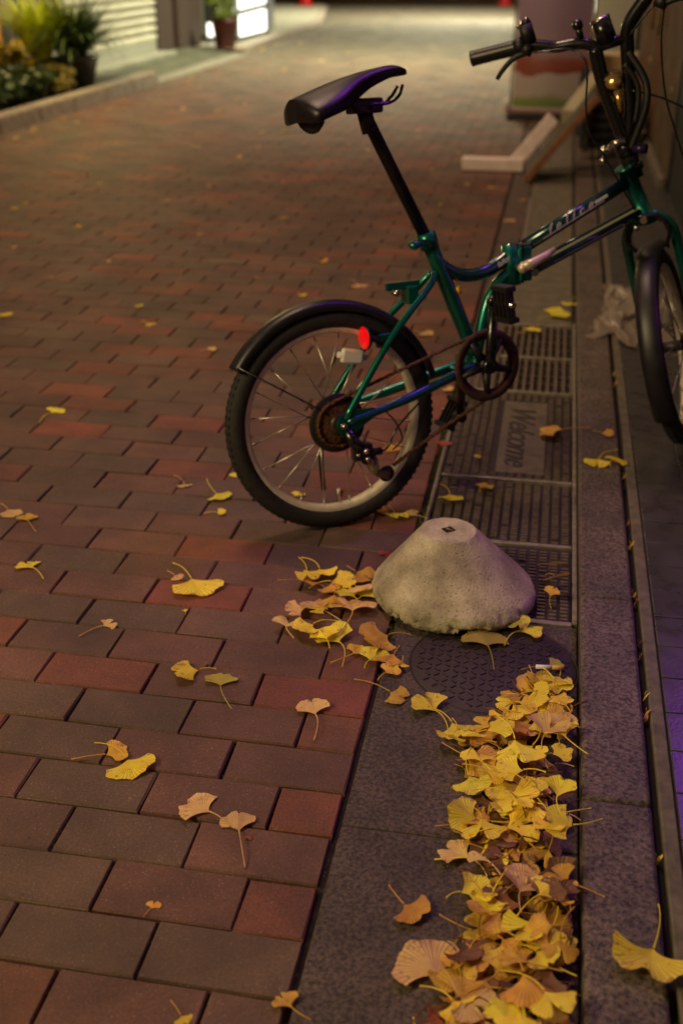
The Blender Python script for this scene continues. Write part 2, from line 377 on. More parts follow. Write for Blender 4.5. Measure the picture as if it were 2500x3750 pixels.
o = rawmesh('joint_grit', V, F, mat('pale_grit', (.20, .15, .09), .9, noise=.5, scale=300)); tag(o, 'fine sand and grit lying in the brick joints near the camera', 'grit', kind='stuff')
# kerb stones along the right side: one each
for i in range(-2, 24):
    y0 = .32 + (i - 1) * .6145; y1 = y0 + .6145
    mb = MB(); mb.box((.3595, y0 + .0015, -.05), (.4625, y1 - .0015, .031), .008)
    o = mb.done('kerb_stone', m_kerb); o['kind'] = 'structure'
mb = MB(); mb.box((.463, -1, -.05), (.4735, 14, .006)); o = mb.done('drain_groove', mat('groove_dirt', (.02, .016, .012), .95)); o['kind'] = 'structure'
mb = MB(); mb.box((.4740, -1, -.05), (.497, 14, .030), .003); o = mb.done('shop_floor_edging', mat('edging_concrete', (.115, .095, .062), .85, noise=.35, scale=40, bump=.5, bscale=200)); o['kind'] = 'structure'
m_tile = mat('shop_floor_tile', (.050, .046, .044), .30, noise=.22, scale=22, bump=.2, bscale=160, rvar=.12)
mb = MB()
for i in range(-18, 132):
    y0 = .045 + i * .1045
    for j in range(6):
        x0 = .499 + j * .1045
        mb.box((x0 + .001, y0 + .0012, -.02), (x0 + .1035, y0 + .1033, .0295 + rng.uniform(-.0006, .0006)), .0018)
o = mb.done('shop_floor_tiles', m_tile); o['kind'] = 'structure'
mb = MB(); mb.box((.498, -2, -.05), (1.13, 13.9, .0265)); o = mb.done('shop_floor_bed', m_grout); o['kind'] = 'structure'

# ------------------------------------------------------------------ drain
m_steel = mat('galvanised_steel', (.27, .24, .18), .55, .55, noise=.3, scale=60, bump=.25, bscale=300, rvar=.15)
m_iron = mat('cast_iron', (.034, .023, .022), .55, .3, noise=.4, scale=50, bump=.4, bscale=260, rvar=.15)
m_iron2 = mat('cast_iron_worn', (.145, .108, .084), .6, .35, noise=.35, scale=50, bump=.3, bscale=260)
m_hole = mat('drain_dark', (.008, .006, .005), .95)
fr = thing('drain_frame', 'long pale steel drain frame set between the brick road and the kerb', 'drain frame', (.18, 1.5, 0))
mb = MB()
mb.tube([(.018, .885, .0), (.018, 1.705, .0)], .0045, 8)
mb.box((.0125, .872, -.02), (.0235, 2.168, .0015), .0015)
mb.box((.3475, .868, -.02), (.3570, 2.90, .003), .0015)
mb.done('side_bar', m_steel, fr)
for y, x0, x1 in ((.866, .235, .3465), (1.190, .0245, .3465), (1.532, .0245, .3465), (2.170, .0245, .3465), (2.498, .118, .3465), (2.862, .118, .3465)):
    mb = MB(); mb.box((x0, y - .0065, -.02), (x1, y + .0065, .0035), .002); mb.done('crossbar', m_steel, fr)
mb = MB(); mb.box((.121, 3.80, -.01), (.139, 5.16, .004), .002); tag(mb.done('steel_edge_strip', mat('bright_steel', (.5, .47, .38), .3, .8, noise=.2, scale=20)), 'bright straight steel edging strip beside the gutter, beyond the frame tube', 'edging strip')
mb = MB(); mb.box((.0, .861, -.06), (.358, 2.9, -.022)); mb.done('drain_pit', m_hole, fr)
def studded(name, y0, y1, skip=None):
    mb = MB()
    mb.box((.0265, y0 + .008, -.018), (.3445, y1 - .008, -.0035), .001)
    nx = 14; ny = int((y1 - y0 - .024) / .0138)
    for i in range(nx):
        for j in range(ny):
            x = .0385 + i * .0225; y = y0 + .0175 + j * .0138
            if skip and skip[0] < x < skip[1] and skip[2] < y < skip[3]: continue
            if rng.random() < .03: continue
            mb.box((x - .0074, y - .0030, -.0036), (x + .0074, y + .0030, .0022 + rng.uniform(-.0005, .0005)), mi=1)
    return mb
o = studded('studded_drain_plate', .866, 1.190).done('studded_drain_plate', [m_iron, m_iron2]); tag(o, 'dark studded iron drain plate half hidden behind the concrete block', 'drain cover', 'iron covers of the roadside drain')
o = studded('studded_drain_plate', 1.190, 1.532).done('studded_drain_plate', [m_iron, m_iron2]); tag(o, 'dark studded iron drain plate between the concrete block and the lettered plate', 'drain cover', 'iron covers of the roadside drain')
lp = thing('lettered_drain_plate', 'studded iron drain plate with a smooth panel reading Welcome', 'drain cover', (.18, 1.85, 0), 'iron covers of the roadside drain')
studded('lettered_drain_plate', 1.532, 2.170, (.146, .285, 1.565, 2.10)).done('studded_plate', [m_iron, m_iron2], lp)
mb = MB(); mb.box((.156, 1.575, -.004), (.277, 2.085, .0008), .001)
mb.done('letter_panel', mat('worn_panel', (.15, .122, .086), .5, .3, noise=.3, scale=30, bump=.3, bscale=200, rvar=.12), lp)
def text(s, name, size, mtx, m, parent=None, ext=.0006, shear=0, space=1.0, bold=0):
    cu = bpy.data.curves.new(name, 'FONT'); cu.body = s; cu.size = size; cu.extrude = ext; cu.shear = shear; cu.space_character = space; cu.offset = bold
    cu.align_x = 'CENTER'; cu.align_y = 'CENTER'
    t = bpy.data.objects.new('tmp', cu); COL.objects.link(t)
    dg = bpy.context.evaluated_depsgraph_get(); me = bpy.data.meshes.new_from_object(t.evaluated_get(dg))
    bpy.data.objects.remove(t); me.name = name; me.transform(mtx); me.materials.clear()
    return link(name, me, m, parent)
text('Welcome', 'lettering', .108, Matrix.Translation((.2065, 1.835, .0016)) @ Matrix.Rotation(rad(-90), 4, 'Z') @ Matrix.Diagonal((1.02, .95, 1, 1)), mat('letter_dark', (.035, .027, .022), .7), lp, .0010, .45, .96, .0006)
for (a, b) in ((2.170, 2.498), (2.498, 2.862)):
    mb = MB()
    x = .034 if b < 2.6 else .130
    while x < .34:
        mb.box((x, a + .009, -.018), (x + .0095, b - .009, .0012), .001); x += .0235
    for yy in np.linspace(a + .02, b - .02, 5): mb.box((.028 if b < 2.6 else .124, yy - .002, -.016), (.344, yy + .002, -.004))
    tag(mb.done('bar_grating', m_iron2), 'barred iron drain grating ' + ('just beyond the lettered plate' if b < 2.6 else 'farthest along the drain, leaves on it'), 'drain grating', 'iron covers of the roadside drain')

# round iron lid in the slab
lid = thing('iron_lid', 'round dark studded iron lid set in the granite slab in front of the concrete block', 'manhole cover', (.205, .700, 0))
mb = MB(); mb.lathe((.205, .700, -.012), (0, 0, 1), [(0, .0125), (.149, .0125), (.151, .0115), (.151, 0), (0, 0)], 72)
for i in range(-9, 10):
    for j in range(-9, 10):
        x = i * .0165; y = j * .0165
        if x * x + y * y > .14 ** 2: continue
        rot = Matrix.Rotation(rad(45 if (i + j) % 2 else -45), 3, 'Z')
        mb.box((.205 + x - .006, .700 + y - .0018, 0), (.205 + x + .006, .700 + y + .0018, .0022), rot=rot)
mb.done('lid', m_iron, lid)
mb = MB(); mb.lathe((.205, .700, -.012), (0, 0, 1), [(.1520, 0), (.1520, .0118), (.1545, .0118), (.1545, 0)], 72, closed=True); mb.done('rim', m_iron, lid)

# ------------------------------------------------------------------ concrete base block
from mathutils import noise as mnoise
mb = MB(); cx, cy = .1120, .932; tx, ty = .0915, .957
prof = [(0, .139), (.006, .139)]
prof = []
N = 220
Z = [(.0, .139), (.010, .139), (.035, .139), (.0550, .139), (.0572, .1375), (.0585, .1355), (.070, .1245), (.084, .1100), (.098, .0955), (.112, .0810), (.126, .0670), (.138, .0550), (.149, .0440), (.157, .0350), (.1620, .0290), (.1645, .0220), (.1650, .0170), (.1640, .0130), (.1620, .0095), (.1590, .0065), (.1550, .0035), (.1490, .0010)]
rings = []
for r, z in Z:
    ring = []
    fz = z / .139
    for k in range(N):
        a = 2 * math.pi * k / N
        ex = cx + (tx - cx) * fz; ey = cy + (ty - cy) * fz
        rr = r; zz = z
        if r < .012: ring.append(Vector((ex + math.cos(a) * max(r, 1e-4), ey + math.sin(a) * max(r, 1e-4), zz))); continue
        p = Vector((math.cos(a) * 3, math.sin(a) * 3, z * 40))
        n1 = mnoise.noise(p * 1.1); n2 = mnoise.noise(p * 3.3); n3 = mnoise.noise(p * 7.9)
        front = max(0, math.cos(a - rad(-100)))
        if z < .036:
            low = (1 - z / .036)
            chip = max(0, n1 * 1.0 + n2 * .9 + n3 * .3 - .06) * (front + .15)
            rr += (n2 * .6 + n3 * .6) * .010 * low * (.35 + front) - .075 * chip * low - .005 * front * low
            zz += n3 * .003 * low
        rr += n1 * .0011 + n3 * .0004
        ring.append(Vector((ex + math.cos(a) * rr, ey + math.sin(a) * rr, max(zz, 0))))
    rings.append([mb.bm.verts.new(v) for v in ring])
for i in range(len(rings) - 1):
    for k in range(N):
        f = mb.bm.faces.new([rings[i][k], rings[i][(k + 1) % N], rings[i + 1][(k + 1) % N], rings[i + 1][k]]); f.smooth = i not in (2, 3)
# square socket hole
mb2 = MB(); mb2.box((tx - .010, ty - .009, .05), (tx + .012, ty + .011, .1402), rot=Matrix.Rotation(rad(38), 3, 'Z'))
def conc_mat():
    m, n, b = nmat('cast_concrete')
    tc = n.nodes.new('ShaderNodeTexCoord')
    a = n.nodes.new('ShaderNodeTexNoise'); a.inputs['Scale'].default_value = 22; a.inputs['Detail'].default_value = 6; n.links.new(tc.outputs['Object'], a.inputs['Vector'])
    c = n.nodes.new('ShaderNodeValToRGB'); c.color_ramp.elements[0].position = .3; c.color_ramp.elements[1].position = .72
    c.color_ramp.elements[0].color = (.40, .33, .20, 1); c.color_ramp.elements[1].color = (.70, .62, .40, 1); n.links.new(a.outputs[0], c.inputs[0])
    v = n.nodes.new('ShaderNodeTexNoise'); v.inputs['Scale'].default_value = 260; v.inputs['Detail'].default_value = 2; n.links.new(tc.outputs['Object'], v.inputs['Vector'])
    r = n.nodes.new('ShaderNodeMapRange'); r.inputs[1].default_value = .3; r.inputs[2].default_value = .7; r.inputs[3].default_value = .82; r.inputs[4].default_value = 1.14; n.links.new(v.outputs[0], r.inputs[0])
    x = n.nodes.new('ShaderNodeVectorMath'); x.operation = 'SCALE'; n.links.new(c.outputs[0], x.inputs[0]); n.links.new(r.outputs[0], x.inputs['Scale'])
    n.links.new(x.outputs[0], b.inputs['Base Color']); b.inputs['Roughness'].default_value = .88
    vo = n.nodes.new('ShaderNodeTexVoronoi'); vo.inputs['Scale'].default_value = 95; n.links.new(tc.outputs['Object'], vo.inputs['Vector'])
    pr = n.nodes.new('ShaderNodeMapRange'); pr.inputs[1].default_value = .06; pr.inputs[2].default_value = .22; pr.inputs[3].default_value = .45; pr.inputs[4].default_value = 1; n.links.new(vo.outputs['Distance'], pr.inputs[0])
    st = n.nodes.new('ShaderNodeTexNoise'); st.inputs['Scale'].default_value = 7; st.inputs['Detail'].default_value = 6; n.links.new(tc.outputs['Object'], st.inputs['Vector'])
    sr = n.nodes.new('ShaderNodeMapRange'); sr.inputs[1].default_value = .35; sr.inputs[2].default_value = .7; sr.inputs[3].default_value = .5; sr.inputs[4].default_value = 1.12; n.links.new(st.outputs[0], sr.inputs[0])
    pm_ = n.nodes.new('ShaderNodeMath'); pm_.operation = 'MULTIPLY'; n.links.new(pr.outputs[0], pm_.inputs[0]); n.links.new(sr.outputs[0], pm_.inputs[1])
    x2 = n.nodes.new('ShaderNodeVectorMath'); x2.operation = 'SCALE'; n.links.new(x.outputs[0], x2.inputs[0]); n.links.new(pm_.outputs[0], x2.inputs['Scale']); n.links.new(x2.outputs[0], b.inputs['Base Color'])
    ha = n.nodes.new('ShaderNodeMath'); ha.operation = 'ADD'; n.links.new(v.outputs[0], ha.inputs[0]); n.links.new(pr.outputs[0], ha.inputs[1])
    bp = n.nodes.new('ShaderNodeBump'); bp.inputs['Strength'].default_value = .7; bp.inputs['Distance'].default_value = .0022; n.links.new(ha.outputs[0], bp.inputs['Height'])
    n.links.new(bp.outputs[0], b.inputs['Normal']); return m
cb = thing('concrete_sign_base', 'squat cone shaped concrete block with a hole in its flat top and a chipped rim', 'concrete block', (cx, cy, 0))
mb.done('block', conc_mat(), cb)
mb2.done('socket_hole', m_hole, cb)

# ------------------------------------------------------------------ folding bicycle (true metric geometry)
HB = Vector((-.1978, 1.2420, .24192)); F_ = Vector((.83676431, .54756322, 0)); R_ = Vector((.54067149, -.82623264, .15815807)); U_ = Vector((-.08660154, .13234103, .98741381))
def B(s, u, l=0): return HB + F_ * s + U_ * u + R_ * l
SB = Vector((.46449861, 1.74570834, .60923432)); r2_ = Vector((.93798395, -.18602197, .29254391)); f2_ = Vector((.173359, .98244743, .0688746)); ax_ = Vector((-.30022121, -.01388818, .9537685))
def S(r, a, f=0): return SB + r2_ * r + ax_ * a + f2_ * f
m_green = mat('metallic_green_paint', (.0, .16, .11), .33, .75, noise=.15, scale=300, coat=.8, rvar=.04)
m_navy = mat('dark_teal_paint', (.004, .042, .050), .22, .4, coat=.9, noise=.2, scale=80)
m_black = mat('black_paint', (.006, .006, .007), .28, .2, coat=.5, noise=.2, scale=60, rvar=.08)
m_blackm = mat('black_plastic', (.010, .009, .009), .5, 0, noise=.3, scale=90, bump=.2)
m_rubber = mat('tyre_rubber', (.017, .015, .012), .72, 0, noise=.4, scale=90, bump=.4, bscale=400)
m_rim = mat('dull_alloy', (.72, .63, .48), .5, .2, noise=.12, scale=60, rvar=.1)
m_spoke = mat('spoke_steel', (.55, .50, .40), .3, .8)
m_chrome = mat('chrome', (.62, .58, .50), .16, 1, noise=.1, scale=30)
m_rust = mat('rusty_steel', (.115, .045, .018), .7, .3, noise=.6, scale=120, bump=.5, bscale=500)
m_darksteel = mat('dirty_steel', (.05, .04, .032), .45, .6, noise=.5, scale=90)
m_saddle = mat('black_vinyl', (.008, .006, .007), .38, 0, coat=0, spec=.45, noise=.2, scale=60, bump=.12, bscale=700, rvar=.05)
m_white = mat('white_decal', (.62, .58, .56), .35)
m_post = mat('scuffed_black_post', (.017, .014, .012), .42, .5, noise=.6, scale=50, bump=.2, bscale=300)

bike = thing('folding_bicycle', 'green folding bicycle with a black saddle, parked leaning on its stand over the drain', 'bicycle', (-.24, 1.25, 0))

def wheel(parent, C0, fwd, right, up, drive, seed):
    """C0 hub centre; fwd/up span the wheel plane"""
    wr = random.Random(seed)
    wh = thing('wheel', None, None, C0); wh.parent = parent; wh.location = Vector(C0) - parent.location
    # tyre
    mb = MB()
    prof = []
    for k in range(20):
        a = 2 * math.pi * k / 20; prof.append((.2228 + .0222 * math.cos(a), .0225 * math.sin(a)))
    mb.lathe(C0, right, prof, 160, closed=True, x=up)
    # tread knobs
    for k in range(180):
        a = 2 * math.pi * (k + .5 * (k % 2)) / 180
        for off in (-.011, 0, .011):
            rr = .2228 + math.sqrt(.0222 ** 2 - off ** 2)
            p = Vector(C0) + (up * math.cos(a) + fwd * math.sin(a)) * rr + right * off
            rd = (up * math.cos(a) + fwd * math.sin(a)); tg = right.cross(rd)
            M = Matrix((tg, right, rd)).transposed()
            q = bmesh.ops.create_cube(mb.bm, size=1)['verts']
            for v in q: v.co = p + M @ Vector((v.co.x * .0042, v.co.y * .0066, v.co.z * .0022))
    mb.done('tyre', m_rubber, wh)
    mb = MB(); mb.lathe(C0, right, [(.2115, .0135), (.2095, .0148), (.199, .0140), (.1935, .0095), (.1925, 0), (.1935, -.0095), (.199, -.0140), (.2095, -.0148), (.2115, -.0135), (.203, -.011), (.203, .011)], 160, closed=True, x=up)
    mb.done('rim', m_rim, wh)
    # hub
    mb = MB(); mb.lathe(C0, right, [(.008, .034), (.024, .033), (.024, .030), (.014, .027), (.013, -.027), (.024, -.030), (.024, -.033), (.008, -.034)], 40, x=up); mb.tube([Vector(C0) - right * .062, Vector(C0) + right * .062], .005, 12)
    mb.done('hub', m_darksteel, wh)
    ns = 20
    a0 = rad(9)
    for k in range(ns):
        side = 1 if k % 2 else -1
        a = a0 + 2 * math.pi * k / ns
        d = (1 if (k // 2) % 2 else -1) * rad(48)
        pa = Vector(C0) + (up * math.cos(a) + fwd * math.sin(a)) * .1945
        ha = a + d
        pb = Vector(C0) + (up * math.cos(ha) + fwd * math.sin(ha)) * .0225 + right * (.0315 * side)
        mb = MB(); mb.tube([pb, pa], .0016, 8); e = (pb - pa).normalized(); mb.tube([pa, pa + e * .013], .0024, 8)
        mb.done('spoke', m_spoke, wh, recalc=False)
    # valve
    a = rad(178); pv = Vector(C0) + (up * math.cos(a) + fwd * math.sin(a))* .194; e = (Vector(C0) - pv).normalized()
    mb = MB(); mb.tube([pv, pv + e * .022, pv + e * .0221, pv + e * .034], [.003, .003, .0042, .004], 10); mb.done('valve', m_rim, wh)
    return wh
wr_ = wheel(bike, B(0, 0), F_, R_, U_, True, 4)
AX = B(0, 0)
# spoke protector, freewheel
mb = MB(); mb.lathe(AX, R_, [(.024, .033), (.064, .0335), (.066, .031), (.064, .0305), (.024, .030)], 64, closed=True, x=U_); mb.done('spoke_protector', m_blackm, wr_)
for i, (rr, l) in enumerate([(.055, .036), (.049, .0395), (.044, .043), (.039, .0465), (.034, .050), (.030, .0535)]):
    mb = MB(); nteeth = int(rr * 480); prof = []
    P = []
    for k in range(nteeth * 2):
        a = 2 * math.pi * k / (nteeth * 2); q = rr if k % 2 else rr - .004; P.append((U_ * math.cos(a) + F_ * math.sin(a)) * q)
    v1 = [mb.bm.verts.new(AX + p + R_ * l) for p in P]; v0 = [mb.bm.verts.new(AX + p + R_ * (l - .002)) for p in P]
    mb.bm.faces.new(v1); mb.bm.faces.new(v0[::-1])
    for k in range(len(P)): mb.bm.faces.new([v0[k], v0[(k + 1) % len(P)], v1[(k + 1) % len(P)], v1[k]])
    mb.done('sprocket', m_rust, wr_)
mb = MB(); mb.lathe(AX, R_, [(0, .030), (.025, .030), (.025, .056), (.018, .058), (0, .058)], 32, x=U_); mb.done('freewheel_body', m_darksteel, wr_)
# white spoke reflector
mb = MB()
cr = B(.052, .138, .012); d1 = (F_ * .97 - U_ * .22).normalized(); d2 = R_.cross(d1).normalized()
M = Matrix((d1, d2, R_)).transposed()
mb.box((cr.x - .026, cr.y - .0165, cr.z - .007), (cr.x + .026, cr.y + .0165, cr.z + .007), .006, rot=M, c=1)
mb.tube([cr - d1 * .034, cr + d1 * .034], .007, 10)
mb.done('spoke_reflector', mat('white_reflector', (.78, .74, .68), .3, noise=.05, scale=100), wr_)

# mudguard
def guard(parent, C0, fwd, right, up, a0, a1, name='mudguard', rad_=.2575):
    mb = MB(); n = 60; prof = [(-.026, -.012), (-.0275, -.004), (-.022, .0035), (-.010, .0075), (.010, .0075), (.022, .0035), (.0275, -.004), (.026, -.012)]
    rows = []
    for i in range(n + 1):
        a = a0 + (a1 - a0) * i / n; e = up * math.cos(a) + fwd * math.sin(a)
        rows.append(([mb.bm.verts.new(Vector(C0) + e * (rad_ + h) + right * l) for l, h in prof], [mb.bm.verts.new(Vector(C0) + e * (rad_ + h - .0022) + right * l * .94) for l, h in prof]))
    for i in range(n):
        for s_ in (0, 1):
            A = rows[i][s_]; Bq = rows[i + 1][s_]
            for k in range(len(prof) - 1):
                f = mb.bm.faces.new([A[k], A[k + 1], Bq[k + 1], Bq[k]]); f.smooth = True
        for k in (0, len(prof) - 1): mb.bm.faces.new([rows[i][0][k], rows[i][1][k], rows[i + 1][1][k], rows[i + 1][0][k]])
    for i in (0, n):
        for k in range(len(prof) - 1): mb.bm.faces.new([rows[i][0][k], rows[i][0][k + 1], rows[i][1][k + 1], rows[i][1][k]])
    return mb.done(name, mat('black_guard', (.010, .008, .010), .42, 0, noise=.3, scale=40, rvar=.05), parent)
guard(bike, AX, F_, R_, U_, rad(-57), rad(73))
for l in (.030, -.030):
    mb = MB(); q = B(-.132 * 1.0, .134, l * .9); e = (B(-.215, .145, l * .9))
    mb.tube([B(-.012, .012, l * 1.7), B(-.06, .05, l * 1.25), B(-.212, .148, l * .9)], .0018, 8); mb.done('guard_stay', m_black, bike)

# frame
fr_ = thing('frame', None, None, B(.36, .2)); fr_.parent = bike; fr_.location = B(.36, .2) - bike.location
BBp = (.365, .085)
mb = MB(); mb.tube([B(.365, .070), B(.352, .125), B(.2715, .322), B(.2545, .362)], .0172, 24); mb.done('seat_tube', m_green, fr_)
mb = MB(); mb.tube([B(BBp[0], BBp[1], -.036), B(BBp[0], BBp[1], .036)], .0215, 28); mb.done('bottom_bracket', m_green, fr_)
# curved rear main tube (dark teal) and lower curved tube (green)
mb = MB(); mb.tube(spline([B(.282, .312), B(.312, .293), B(.348, .284), B(.388, .286), B(.425, .300), B(.455, .318)], 7), .0155, 22); mb.done('curved_tube', m_navy, fr_)
mb = MB(); mb.tube(spline([B(.470, .283), B(.436, .268), B(.404, .228), B(.386, .180), B(.372, .125), B(.366, .10)], 7), .0135, 22); mb.done('lower_curved_tube', m_green, fr_)
# hinge
mb = MB()
def pbox(mb, s0, s1, u0, u1, l0, l1, bev=.003, sh=0):
    P = []
    for u in (u0, u1):
        for (s, l) in ((s0, l0), (s1, l0), (s1, l1), (s0, l1)): P.append(B(s + sh * (u - u0), u, l))
    vs = [mb.bm.verts.new(p) for p in P]
    for a in ((3, 2, 1, 0), (4, 5, 6, 7), (0, 1, 5, 4), (1, 2, 6, 5), (2, 3, 7, 6), (3, 0, 4, 7)): mb.bm.faces.new([vs[i] for i in a])
    if bev: bmesh.ops.bevel(mb.bm, geom=list({e for v in vs for e in v.link_edges}), offset=bev, segments=3, affect='EDGES', profile=.6)
mb.tube([B(.462, .252), B(.460, .342)], .0215, 24); pbox(mb, .470, .503, .258, .338, -.024, .024, .006); mb.done('hinge_block', m_green, fr_)
mb = MB(); pbox(mb, .4755, .4785, .256, .340, -.026, .026, .0); mb.done('hinge_seam', m_black, fr_)
mb = MB(); mb.tube([B(.462, .3425), B(.460, .349)], .022, 24); pbox(mb, .468, .500, .3385, .3435, -.020, .020, .002); mb.done('hinge_cap', m_chrome, fr_)
mb = MB(); mb.tube([B(.4735, .292, .030), B(.497, .299, .034), B(.530, .312, .035), B(.556, .325, .033)], [.012, .011, .009, .006], 14); mb.sphere(B(.4735, .290, .030), .0125)
mb.done('hinge_lever', mat('worn_alloy', (.62, .50, .36), .35, .35, noise=.12, scale=40), fr_)
mb = MB(); mb.tube([B(.506, .277, .012), B(.506, .277, .032)], .0085, 16); mb.done('hinge_bolt', m_chrome, fr_)
# twin forward tubes
up0, up1 = (.500, .336), (.785, .462); lo0, lo1 = (.500, .277), (.815, .392)
mb = MB(); mb.tube([B(*up0), B(*up1)], .0155, 24); mb.done('upper_tube', m_navy, fr_)
mb = MB(); mb.tube([B(*lo0), B(*lo1)], .0165, 24); mb.done('lower_tube', m_navy, fr_)
# head tube
mb = MB(); hd = (B(.769, .492) - B(.828, .372)).normalized(); mb.tube([B(.829, .370), B(.829, .370) + hd * .006, B(.829, .370) + hd * .0061, B(.769, .487), B(.769, .4871), B(.766, .493)], [.024, .024, .0205, .0205, .024, .024], 26); mb.done('head_tube', m_green, fr_)
# rear triangle: stays on both sides
for sgn in (1, -1):
    mb = MB(); mb.tube(spline([B(.262, .296, .010 * sgn), B(.236, .268, .024 * sgn), B(.130, .170, .046 * sgn), B(.008, .012, .060 * sgn)], 6), .0078, 16); mb.done('seat_stay', m_green, fr_)
    mb = MB(); mb.tube(spline([B(.350, .080, .026 * sgn), B(.285, .066, .034 * sgn), B(.150, .032, .052 * sgn), B(.012, .004, .061 * sgn)], 6), [.0115] * 7 + [.0108] * 6 + [.009] * 6, 16); mb.done('chain_stay', m_green if sgn < 0 else mat('green_shadow_side_paint', (.002, .10, .09), .28, .7, coat=.7, noise=.2, scale=90), fr_)  # near chain stay gets a darker green copy, shade put into the colour
    mb = MB()
    vs = []
    for l in (.058 * sgn, .063 * sgn):
        vs.append([mb.bm.verts.new(B(s, u, l)) for s, u in ((-.014, .004), (-.006, .018), (.020, .030), (.075, .030), (.090, .016), (.050, -.006), (.012, -.028), (-.004, -.026))])
    mb.bm.faces.new(vs[0]); mb.bm.faces.new(vs[1][::-1])
    for k in range(8): mb.bm.faces.new([vs[0][k], vs[0][(k + 1) % 8], vs[1][(k + 1) % 8], vs[1][k]])
    mb.done('dropout', m_green, fr_)
    mb = MB(); mb.tube([B(0, 0, .052 * sgn), B(0, 0, .080 * sgn)], .0045, 10); mb.tube([B(0, 0, .066 * sgn), B(0, 0, .073 * sgn)], .0095, 6); mb.done('axle_nut', m_chrome, fr_)
mb = MB(); mb.tube([B(.160, .196, -.038), B(.160, .196, .038)], .006, 12); mb.tube([B(.312, .073, -.03), B(.312, .073, .03)], .007, 12); mb.done('stay_bridge', m_green, fr_)
# brake bracket over the rear wheel
mb = MB(); pbox(mb, .146, .226, .268, .286, -.006, .006, .002); pbox(mb, .190, .216, .236, .276, -.02, .02, .004); mb.done('rear_carrier_bracket', m_green, fr_)
mb = MB(); mb.tube([B(.168, .262, -.01), B(.168, .262, .014)], .007, 12); mb.done('bracket_bolt', m_chrome, fr_)
mb = MB(); pbox(mb, .106, .142, .168, .182, .018, .034, .003); mb.sphere(B(.108, .160, .034), .008); mb.done('brake_arm', m_green, fr_)
# seat clamp
mb = MB(); mb.tube([B(.2565, .352), B(.2475, .386)], .0215, 24); mb.done('seat_clamp', m_green, fr_)
mb = MB(); mb.tube([B(.236, .366, .02), B(.214, .365, .028), B(.206, .363, .026)], [.0085, .008, .0095], 14); mb.sphere(B(.207, .363, .024), .013, 1, 1, .8); mb.done('clamp_lever', m_green, fr_)
# decals: lettering on the tubes
def tube_text(s, a, b, off, size, l, nm, m=m_white, shear=.35, space=1, bold=0):
    d = (B(*b) - B(*a)).normalized(); mid = (B(*a) + B(*b)) / 2
    n = R_; upv = n.cross(d); M = Matrix((d, upv, n)).transposed().to_4x4(); M.translation = mid + upv * off + n * l
    return text(s, nm, size, M, m, fr_, .0004, shear, space, bold)
def stripe(a, b, off, wd, l, nm, m=m_white, r=None, f0=0, f1=1):
    A = B(*a); Bq = B(*b); d = (Bq - A); n = R_; upv = n.cross(d.normalized())
    mb = MB(); p0 = A + d * f0; p1 = A + d * f1; vs = []
    segs = 5
    rr = r
    for k in range(segs):
        h = off - wd / 2 + wd * k / (segs - 1); ll = math.sqrt(max(1e-9, rr * rr - h * h)) + .0006
        vs.append((mb.bm.verts.new(p0 + upv * h + n * ll), mb.bm.verts.new(p1 + upv * h + n * ll)))
    for k in range(segs - 1): f = mb.bm.faces.new([vs[k][0], vs[k][1], vs[k + 1][1], vs[k + 1][0]]); f.smooth = True
    return mb.done(nm, m, fr_)
stripe(up0, up1, -.0030, .0040, 0, 'stripe_decal', r=.0155, f0=.12, f1=.70)
stripe(up0, up1, .0035, .0065, 0, 'stripe_decal', r=.0155, f0=.62, f1=.74)
stripe(lo0, lo1, .0105, .0042, 0, 'stripe_decal', mat('pale_olive_decal', (.36, .35, .22), .4), r=.0165, f0=.02, f1=.97)
stripe(lo0, lo1, -.0055, .0032, 0, 'stripe_decal', mat('grey_decal', (.34, .33, .33), .4), r=.0165, f0=.20, f1=.80)
tube_text('felice', (.525, .347), (.695, .4222), .0052, .030, .0158, 'lettering', shear=.5, space=1.9, bold=.0006)
tube_text('felice', (.412, .2945), (.452, .3165), .0015, .0165, .0162, 'lettering', shear=.35, space=1.0, bold=.0005)
mb = MB(); q = B(.3135, .2515, .004)
e = Matrix.Rotation(0, 3, 'Z'); mb.tube([B(.315, .262, .0085), B(.322, .246, .0085)], .0062, 12); mb.done('round_sticker', mat('yellow_sticker', (.85, .5, .01), .4), fr_)
# crankset
ck = thing('crankset', None, None, B(*BBp)); ck.parent = bike; ck.location = B(*BBp) - bike.location
CC = B(*BBp)
mb = MB(); nt_ = 44; P = []
for k in range(nt_ * 2):
    a = 2 * math.pi * k / (nt_ * 2); q = .0775 if k % 2 else .0725; P.append((a, q))
def ringwall(mb, C0, outer, inner, l0, l1):
    n = len(outer)
    vo1 = [mb.bm.verts.new(C0 + (U_ * math.cos(a) + F_ * math.sin(a)) * q + R_ * l1) for a, q in outer]; vo0 = [mb.bm.verts.new(C0 + (U_ * math.cos(a) + F_ * math.sin(a)) * q + R_ * l0) for a, q in outer]
    vi1 = [mb.bm.verts.new(C0 + (U_ * math.cos(a) + F_ * math.sin(a)) * q + R_ * l1) for a, q in inner]; vi0 = [mb.bm.verts.new(C0 + (U_ * math.cos(a) + F_ * math.sin(a)) * q + R_ * l0) for a, q in inner]
    for k in range(n):
        j = (k + 1) % n
        mb.bm.faces.new([vo1[k], vo1[j], vi1[j], vi1[k]]); mb.bm.faces.new([vo0[j], vo0[k], vi0[k], vi0[j]]); mb.bm.faces.new([vo0[k], vo0[j], vo1[j], vo1[k]]); mb.bm.faces.new([vi0[j], vi0[k], vi1[k], vi1[j]])
ringwall(mb, CC, P, [(a, .058) for a, q in P], .0445, .0475); mb.done('chainring', m_rust, ck)
